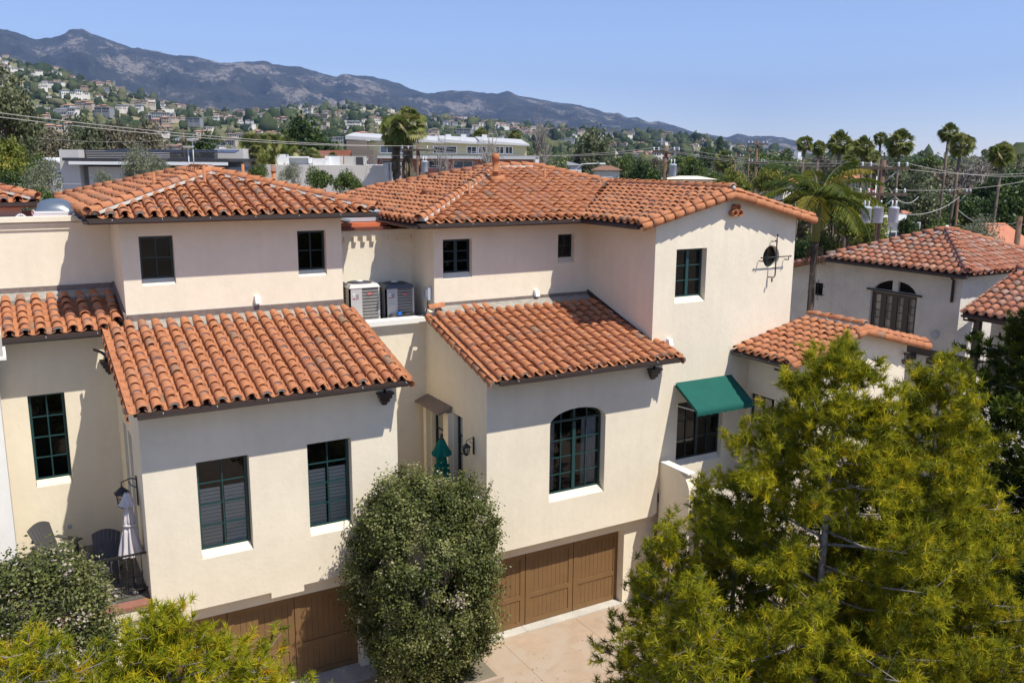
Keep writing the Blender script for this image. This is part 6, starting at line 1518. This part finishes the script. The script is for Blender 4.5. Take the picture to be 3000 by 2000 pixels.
# craftsman house
w=60; F,zr=bframe(112,372,w); F=(F[0],Vector((.866,-.5,0)),Vector((-.5,-.866,0))); t=thing('craftsman_house','small grey gabled house with white trim windows left of the modern house','house',tuple(F[0])); z=lambda v,ww=w: CAM_H-(v-360)/2064*ww
b=MB(); P=[(-2.6,z(392)),(0,z(371)),(1.6,z(384)),(1.6,0),(-2.6,0)]
O,e,n=F; b.add([O+e*a+Z_*q for a,q in P]+[O+e*a-n*7+Z_*q for a,q in P],[(0,1,2,3,4),(9,8,7,6,5)]+[(i,(i+1)%5,5+(i+1)%5,5+i) for i in range(5)],M_LTW); b.build('wall',t)
b=MB()
for (x0,z0,x1,z1) in ((-3.0,z(396),0,z(370)),(0,z(370),2.2,z(387))):
    b.hexa([O+e*x+n*y+Z_*q for x,y,q in ((x0,.4,z0),(x1,.4,z1),(x1,-7,z1),(x0,-7,z0),(x0,.4,z0+.14),(x1,.4,z1+.14),(x1,-7,z1+.14),(x0,-7,z0+.14))],M_LABWHITE)
b.build('roof',t); win_part(t,F,.5,1.45,z(414),z(394),2,M_LABWHITE,.05,.1); win_part(t,F,-1.5,-.9,z(412),z(396),1,M_LABWHITE,.05,.1)
box_part(t,'chimney',F,-4.6,-4.1,-2,-1.5,0,z(362),M_LTW)
box_part(t,'rear_roof',F,-.5,2.9,-14,-9,z(372),z(351),M_LABWHITE)
# long pale wall building with rooftop plant
w=62; F,_=bframe(525,380,w); F=(F[0],Vector((.87,-.49,0)),Vector((-.49,-.87,0))); t=thing('commercial_building','long pale painted brick building with white rooftop ducts and units','building',tuple(F[0])); z=lambda v,ww=w: CAM_H-(v-360)/2064*ww
O,e,n=F; L=Wm(336,w)*1.06
box_part(t,'wall',F,0,L,-8,0,0,z(378),M_BRW); box_part(t,'brick_parapet',F,0,L*.62,-9,-8.4,0,z(358)-.05,M_BRICK)
for (u0,u1,v0,v1,mt,dd) in ((.60,.71,.371,.365,0,0),):
    pass
def plant(a0,a1,z0,h,mt,d0=-3,d1=-1.6,nm='rooftop_unit'): return box_part(t,nm,F,a0*L,a1*L,d0,d1,z0,z0+h,mt)
zb=z(378)
plant(.265,.325,zb,.72,M_LABWHITE); plant(.36,.49,zb,.5,M_GALV); plant(.50,.58,zb,.45,M_ALU,-3,-2.2); plant(.62,.69,zb,.62,M_ALU); plant(.72,.85,zb,.62,M_ACL); plant(.80,.845,zb,.56,M_ACD,-1.7,-1.55,'rooftop_grille')
for a0,a1,h0,h1 in ((.345,.36,.05,.55),(.36,.49,.48,.58),(.49,.51,.1,.5),(.60,.63,0,.62),(.58,.62,.35,.45)): b=MB(); b.fbox(F,a0*L,a1*L,-1.6,-1.3,zb+h0,zb+h1,M_LABWHITE); b.build('duct',t)
for k in range(4): b=MB(); b.tube([O+e*L*(.86+.03*k)+n*-1.5+Z_*zb,O+e*L*(.88+.03*k)+n*-1.5+Z_*(zb+.5)],.02,M_ALU,5); b.build('pipe_brace',t)
b=MB(); c=O+e*L*.13+n*-2.5; V=[];K=10
for i in range(6):
    for k in range(K+1): 
        a=math.pi*k/K; V.append(c+e*(1.9*math.cos(a))*(1)+Z_*(zb+.55*math.sin(a))+n*(-.35*i))
b.add(V,[(i*(K+1)+k,i*(K+1)+k+1,(i+1)*(K+1)+k+1,(i+1)*(K+1)+k) for i in range(5) for k in range(K)],M_ACL,True); b.add([V[k] for k in range(K+1)],[tuple(range(K+1))],M_ACL); b.build('roof_dome',t)
box_part(t,'fin_wall',F,L,L+.35,-8,.3,0,z(372),M_LTW)
# apartment block
w=84; F,_=bframe(780,330,w); F=(F[0],Vector((.905,-.425,0)),Vector((-.425,-.905,0))); O,e,n=F; t=thing('apartment_block','two tone apartment block, sage upper floor over salmon, with white roof','apartment building',tuple(F[0])); z=lambda v,ww=w: CAM_H-(v-360)/2064*ww
ax=lambda u: Wm(u-780,w)*1.04
box_part(t,'wall',F,ax(838),ax(1200),-10,-2.0,0,z(325),M_SAGE); box_part(t,'wall',F,ax(792),ax(838),-10,-1.2,0,z(322),M_TAUPE)
box_part(t,'wall',F,ax(862),ax(1210),-2.0,0,0,z(362),M_SALMON)
b=MB()
for (u0,u1,v0,v1) in ((790,930,313,323),(920,1010,316,326),(1000,1100,318,328),(1090,1205,320,331)):
    a0,a1=ax(u0),ax(u1); za,zc=z(v0),z(v1)
    b.hexa([O+e*x+n*y+Z_*q for x,y,q in ((a0,-1.3,z(v0)-.25),(a1,-1.3,zc),(a1,-10,zc+.6),(a0,-10,za+.4),(a0,-1.3,za+.1),(a1,-1.3,zc+.15),(a1,-10,zc+.8),(a0,-10,za+.6))],M_WROOF)
b.build('roof',t)
box_part(t,'balcony_roof',F,ax(835),ax(1220),-2.4,1.2,z(362),z(355),M_WROOF); box_part(t,'white_pillar',F,ax(1212),ax(1220),.9,1.2,0,z(356),M_LABWHITE); box_part(t,'end_wall',F,ax(834),ax(856),-2,1.2,0,z(356),M_LTW)
Fu=(O-n*2.0,e,n)
for u0,u1 in ((865,898),(902,925),(985,1040),(1062,1085),(1088,1107),(1128,1148),(1150,1168)): win_part(t,Fu,ax(u0),ax(u1),z(350),z(332),2,M_LABWHITE)
for u0,u1 in ((872,898),(905,935),(975,1010),(1030,1075),(1100,1140),(1165,1200)): win_part(t,F,ax(u0),ax(u1),z(384),z(366),2,M_LABWHITE)
for u0,u1 in ((872,900),(980,1010)): win_part(t,F,ax(u0),ax(u1),z(412),z(400),2,M_LABWHITE)
for u0,u1 in ((870,915),(1035,1085),(930,968)): box_part(t,'balcony_screen',F,ax(u0),ax(u1),.6,.7,z(402),z(388),M_TAUPE)
for u0 in (1015,1050,1098): box_part(t,'roof_vent',F,ax(u0),ax(u0)+.5,-3,-2.5,z(318),z(312)+.3,M_ALU)
# brown stepped block between
w=76; F,_=bframe(732,350,w); F=(F[0],Vector((.905,-.425,0)),Vector((-.425,-.905,0))); z=lambda v,ww=w: CAM_H-(v-360)/2064*ww; t=thing('brown_building','stepped brown and salmon building in front of the large dark tree','building',tuple(F[0]))
box_part(t,'wall',F,0,Wm(30,w),-5,0,0,z(345),M_SALMON); box_part(t,'wall',F,Wm(30,w),Wm(75,w),-5,-.6,0,z(344),M_BRICK); box_part(t,'wall',F,Wm(75,w),Wm(125,w),-5,.2,0,z(343),M_TAUPE)
# low houses
def low_house(u,vr,ve,w,wpx,label,roofm,wallm,rot=.0,hip=True,name='house'):
    p=at(u,ve,w); zr=at(u,vr,w).z; t=thing(name,label,'house',(p.x,p.y,0)); W_=wpx/2064*w; D=W_*.7; a=-YAW+rot; e=Vector((math.cos(a),math.sin(a),0)); n=Vector((math.sin(a),-math.cos(a),0)); O=Vector((p.x,p.y,0))
    b=MB(); b.fbox((O,e,n),-W_/2+.3,W_/2-.3,-D+.3,-.3,0,p.z-.05,wallm); b.build('wall',t); b=MB()
    ins=D*.45 if hip else 0; V=[O+e*x+n*y+Z_*q for x,y,q in ((-W_/2,0,p.z),(W_/2,0,p.z),(W_/2,-D,p.z),(-W_/2,-D,p.z),(-W_/2+ins,-D/2,zr),(W_/2-ins,-D/2,zr))]
    b.add(V,[(0,1,5,4),(1,2,5),(2,3,4,5),(3,0,4),(3,2,1,0)],roofm); b.build('roof',t)
    nw=max(1,int(W_/2.6))
    for i in range(nw): win_part(t,(O-n*.28,e,n),-W_/2+1+i*2.5,-W_/2+2.2+i*2.5,max(.5,p.z-2.0),p.z-.7,2,M_LABWHITE)
    return t
M_TR=mat('distant_terracotta',(.50,.20,.115),.9,noise=[(1.5,.15,4)])
low_house(1395,381,391,95,70,'house with a plain brown hip roof beyond the main roof ridge',M_SHING,M_STUCCO)
low_house(1300,371,380,130,90,'grey roofed house behind the bare trees beyond the main ridge',M_GREYW,M_LTW,.3)
low_house(1613,396,404,120,60,'small brown roofed house half hidden by the drum pole hedge',M_SHING,M_STUCCO)
low_house(1820,408,424,75,60,'white gabled house with orange tile roof left of the skyline palms',M_TR,M_STUCCO2,.7,False)
low_house(1960,400,410,110,60,'orange roofed house under the palm clump',M_TR,M_STUCCO2,-.2)
low_house(2078,484,490,70,40,'little white house with an orange tiled eave below the drums',M_TR,M_LABWHITE,.1)
low_house(2105,462,478,85,60,'grey white gabled house behind the spreading tree',M_GREYW,M_LABWHITE,.3)
low_house(2055,495,507,58,90,'long low house with a flat white roof left of the round glossy tree',M_WROOF,M_STUCCO2,.15,False)
low_house(2320,515,565,48,150,'wide villa roof of orange tiles at the right edge behind the wooden pole',M_TR,M_STUCCO2,.25)
low_house(1590,405,412,60,120,'long low cream building just behind the drum pole',M_STUCCO,M_STUCCO)
rd=random.Random(3)
for i in range(26):
    w=rd.choice((170,220,280,350,450)); u=rd.uniform(1200,2352); top=rd.uniform(5,7.5); v=360+(13-top)/w*2064; wd_=rd.uniform(11,17); rf=rd.choice((M_TR,M_SHING,M_WROOF)); hs=low_house(u,v-1.6/w*2064,v,w,wd_/w*2064,'',rf,rd.choice((M_STUCCO,M_LABWHITE,M_STUCCO2)),rd.uniform(-.6,.6)); hs['group']='town houses on the plain'; hs['label']='small '+('orange' if rf is M_TR else 'brown' if rf is M_SHING else 'pale')+' roofed house among '+('nearer' if w<250 else 'far')+' trees on the plain, '+zone(hs.location.x,hs.location.y)
# church tower
t=thing('white_tower','tiny white tower on the slope left of the leaning palm','tower',tuple(at(1833,360,600)*Vector((1,1,0)) if False else (at(1833,360,600).x,at(1833,360,600).y,0))); p=at(1833,346,600); b=MB(); b.box(p.x-1.6,p.x+1.6,p.y-1.6,p.y+1.6,0,p.z,M_LABWHITE); b.box(p.x-7,p.x+7,p.y,p.y+8,0,p.z-4,M_LABWHITE); b.build('tower_wall',t)
# ------------------------------------------------------------------ utility poles and wires
POLES={}
def pole(u,vtop,w,label,arms=((.0,2.4),),drums=0,r=.14,z0=0,insul=True):
    p=at(u,vtop,w); t=thing('utility_pole',label,'utility pole',(p.x,p.y,0)); e=Vector((math.cos(-YAW),math.sin(-YAW),0)); n=Vector((-math.sin(YAW),-math.cos(YAW),0)); O=Vector((p.x,p.y,0)); b=MB(); b.tube([(p.x,p.y,z0),(p.x,p.y,p.z)],[r*1.2,r*.85],M_WOODPOLE,9); b.build('post',t)
    for dz,L in arms:
        b=MB(); b.fbox((O,e,n),-L/2,L/2,r*.8,r*.8+.11,p.z-.35-dz-.06,p.z-.35-dz+.06,M_BARKD); b.tube([O+e*L*.33+n*.15+Z_*(p.z-.35-dz),O+Z_*(p.z-1.0-dz)+n*.12],.02,M_GALV,4); ar=b.build('crossarm',t)
        if insul:
            b=MB()
            for f in (-.45,-.28,.28,.45): b.lathe(tuple(O+e*L*f+n*.15+Z_*(p.z-.28-dz)),[(.03,0),(.06,.05),(.03,.09),(.06,.13),(.02,.2)],M_ALU,8)
            b.build('insulator',ar)
    for k in range(drums):
        off=(0,1,-1,-2)[k]*.0
        a=(.0,-.62,.62)[k]*1.0 if drums==3 else .42; a= (-.72,-.18,.50)[k] if drums==3 else .42
        b=MB(); c=O+e*a+n*(.35 if drums==3 else .1)+Z_*(p.z-(2.75 if drums==3 else 1.75)); b.lathe(tuple(c),[(.20,0),(.22,.04),(.22,.62),(.24,.64),(.22,.70),(.10,.74)],M_GALV,14)
        for q in (-.09,.09): b.tube([c+e*q+Z_*.7,c+e*q+Z_*1.0],.035,M_ALU,6)
        b.build('transformer',t)
    POLES[label]=(O,e,n,p.z); return O,e,n,p.z
pA=pole(1530,335,52,'wooden utility pole with one grey drum transformer behind the main roof',((.0,1.6),),1,.13)
pB=pole(2030,368,40,'wooden utility pole carrying three grey drum transformers',((.0,2.2),(1.15,2.2)),3,.13)
pC=pole(1740,322,80,'tall wooden utility pole left of the skyline palms',((.0,1.8),(1.6,1.5)),0,.14)
pD=pole(960,332,58,'wooden utility pole among the tall fan palms',((.0,2.2),),1,.14)
pE=pole(2204,428,62,'thin wooden utility pole at right with a single crossarm',((.1,1.6),),0,.10)
pF=pole(2343,497,38,'leaning dark utility pole stub at the right picture edge',(),0,.13)
pG=pole(420,296,90,'thin wooden pole behind the modern house',((.9,1.6),),0,.12)
pH=pole(1690,350,110,'small distant utility pole right of the drum pole',((.2,2.0),),0,.12); pole(1722,338,130,'small distant utility pole behind the hedge tops',((.2,2.2),),0,.12); pole(1955,385,90,'small pole with crossarm below the palm clump',((.1,1.6),),0,.1); pole(1282,368,110,'small pole with a white insulated crossarm behind the bare trees',((.1,2.0),),0,.1)
def wire(name_label,pts,sag,r=.014,cat='power line',n=14,group='overhead wires'):
    b=MB(); 
    for p0,p1 in pts:
        p0=Vector(p0);p1=Vector(p1); q=[p0.lerp(p1,i/n)-Z_*sag*4*(i/n)*(1-i/n) for i in range(n+1)]; b.tube(q,r,M_WIRE,4,cap=False)
    o=b.build('power_line'); tag(o,name_label,cat,group)
L0=at(-60,262,34)
def arm(pp,f,dz=0): O,e,n,z=pp; return O+e*f+n*.15+Z_*(z-.1-dz)
wire('two sagging wires from the left edge across the hillside to the palm pole',[(L0,arm(pD,-.9)),(L0+Vector((0,0,.16)),arm(pD,.0))],.35,.017)
wire('thin lower wire crossing the left half behind the modern house roof',[(at(-60,300,60),arm(pG,-.5,.9)),(arm(pG,.5,.9),arm(pD,-.6,.6))],.5,.013)
wire('pair of wires between the palm pole and the drum pole behind the roof',[(arm(pD,-.9),arm(pA,-.6)),(arm(pD,.9),arm(pA,.6))],.55,.016)
wire('wires from the drum pole behind the roof to the three drum pole',[(arm(pA,-.6),arm(pB,-.9)),(arm(pA,.6),arm(pB,.9)),(arm(pA,0,.2),arm(pB,0,.1))],.35,.013)
wire('wires running from the three drum pole to the right picture edge',[(arm(pB,-.9),at(2420,392,46)),(arm(pB,.9),at(2420,398,46)),(arm(pB,.5,1.2),at(2420,400,60))],.35,.012)
wire('wires between the tall pole and the three drum pole',[(arm(pC,-.6),arm(pB,-.9,.0)),(arm(pC,.6,1.6),arm(pB,-.9,1.15))],.4,.012)
wire('low service wires behind the villa roof to the thin right pole',[(at(2050,488,40),arm(pE,0,.6)),(arm(pE,0,1.5),arm(pF,0,.1)),(at(2110,452,50),at(2042,432,40)),(arm(pE,0,2.5),at(2400,500,50))],.5,.02)
# flagpole
p=at(2014,405,52); t=thing('flagpole','thin flagpole with two limp flags left of the three drum pole','flagpole',(p.x,p.y,0)); b=MB(); b.tube([(p.x,p.y,0),(p.x,p.y,p.z)],.03,M_ALU,6); b.build('post',t)
M_FRED=mat('flag_red',(.55,.04,.05),.8); e=Vector((-math.cos(YAW),math.sin(YAW),0))
def flag(z1,h,L,kind):
    b=MB(); n=9
    for i in range(n):
        mt=(M_FRED if i%2==0 else M_LABWHITE) if kind=='us' else (M_LABWHITE if i<7 else M_FRED)
        V=[]
        for j in range(6):
            f=j/5; V.append(Vector((p.x,p.y,z1-h*i/n-f*f*.75*L))+e*L*f*.75+Vector((0,.06*math.sin(f*7),0))); V.append(Vector((p.x,p.y,z1-h*(i+1)/n-f*f*.75*L))+e*L*f*.75+Vector((0,.06*math.sin(f*7),0)))
        b.add(V,[(2*j,2*j+1,2*j+3,2*j+2) for j in range(5)],mt)
    b.build('flag',t)
flag(p.z-.7,.8,1.5,'us'); flag(p.z-2.6,.8,1.3,'ca')
# satellite dishes beside the modern house
for (u,v,s,lab) in ((442,325,.35,'white satellite dish seen edge on above the modern house, the upper one'),(432,342,.35,'white satellite dish facing the camera above the modern house, the lower one')):
    p=at(u,v,50); t=thing('satellite_dish',lab,'satellite dish',(p.x,p.y,0)); b=MB(); b.lathe((p.x,p.y,p.z),[(.02,0),(s*.7,.05),(s,.12),(s,.14),(s*.7,.07),(.02,.02)],M_LABWHITE,16); b.build('dish',t); b=MB(); b.tube([(p.x,p.y,p.z-1.6),(p.x,p.y,p.z)],.03,M_ALU,6); b.build('mast',t)
# street lamps
for (u,v,lab) in ((1322,377,'curved white street lamp beyond the main ridge'),(2300-10,378,'')):
    if not lab: continue
    p=at(u,v,100); t=thing('street_lamp',lab,'street lamp',(p.x,p.y,0)); b=MB(); b.tube([(p.x,p.y,0),(p.x,p.y,p.z-.6),(p.x+.6,p.y-.3,p.z),(p.x+2.4,p.y-1.2,p.z+.1)],[.08,.06,.05,.05],M_ALU,6); b.build('lamp_post',t); b=MB(); b.box(p.x+2.2,p.x+3.0,p.y-1.5,p.y-1.1,p.z,p.z+.15,M_ALU); b.build('lamp_head',t)
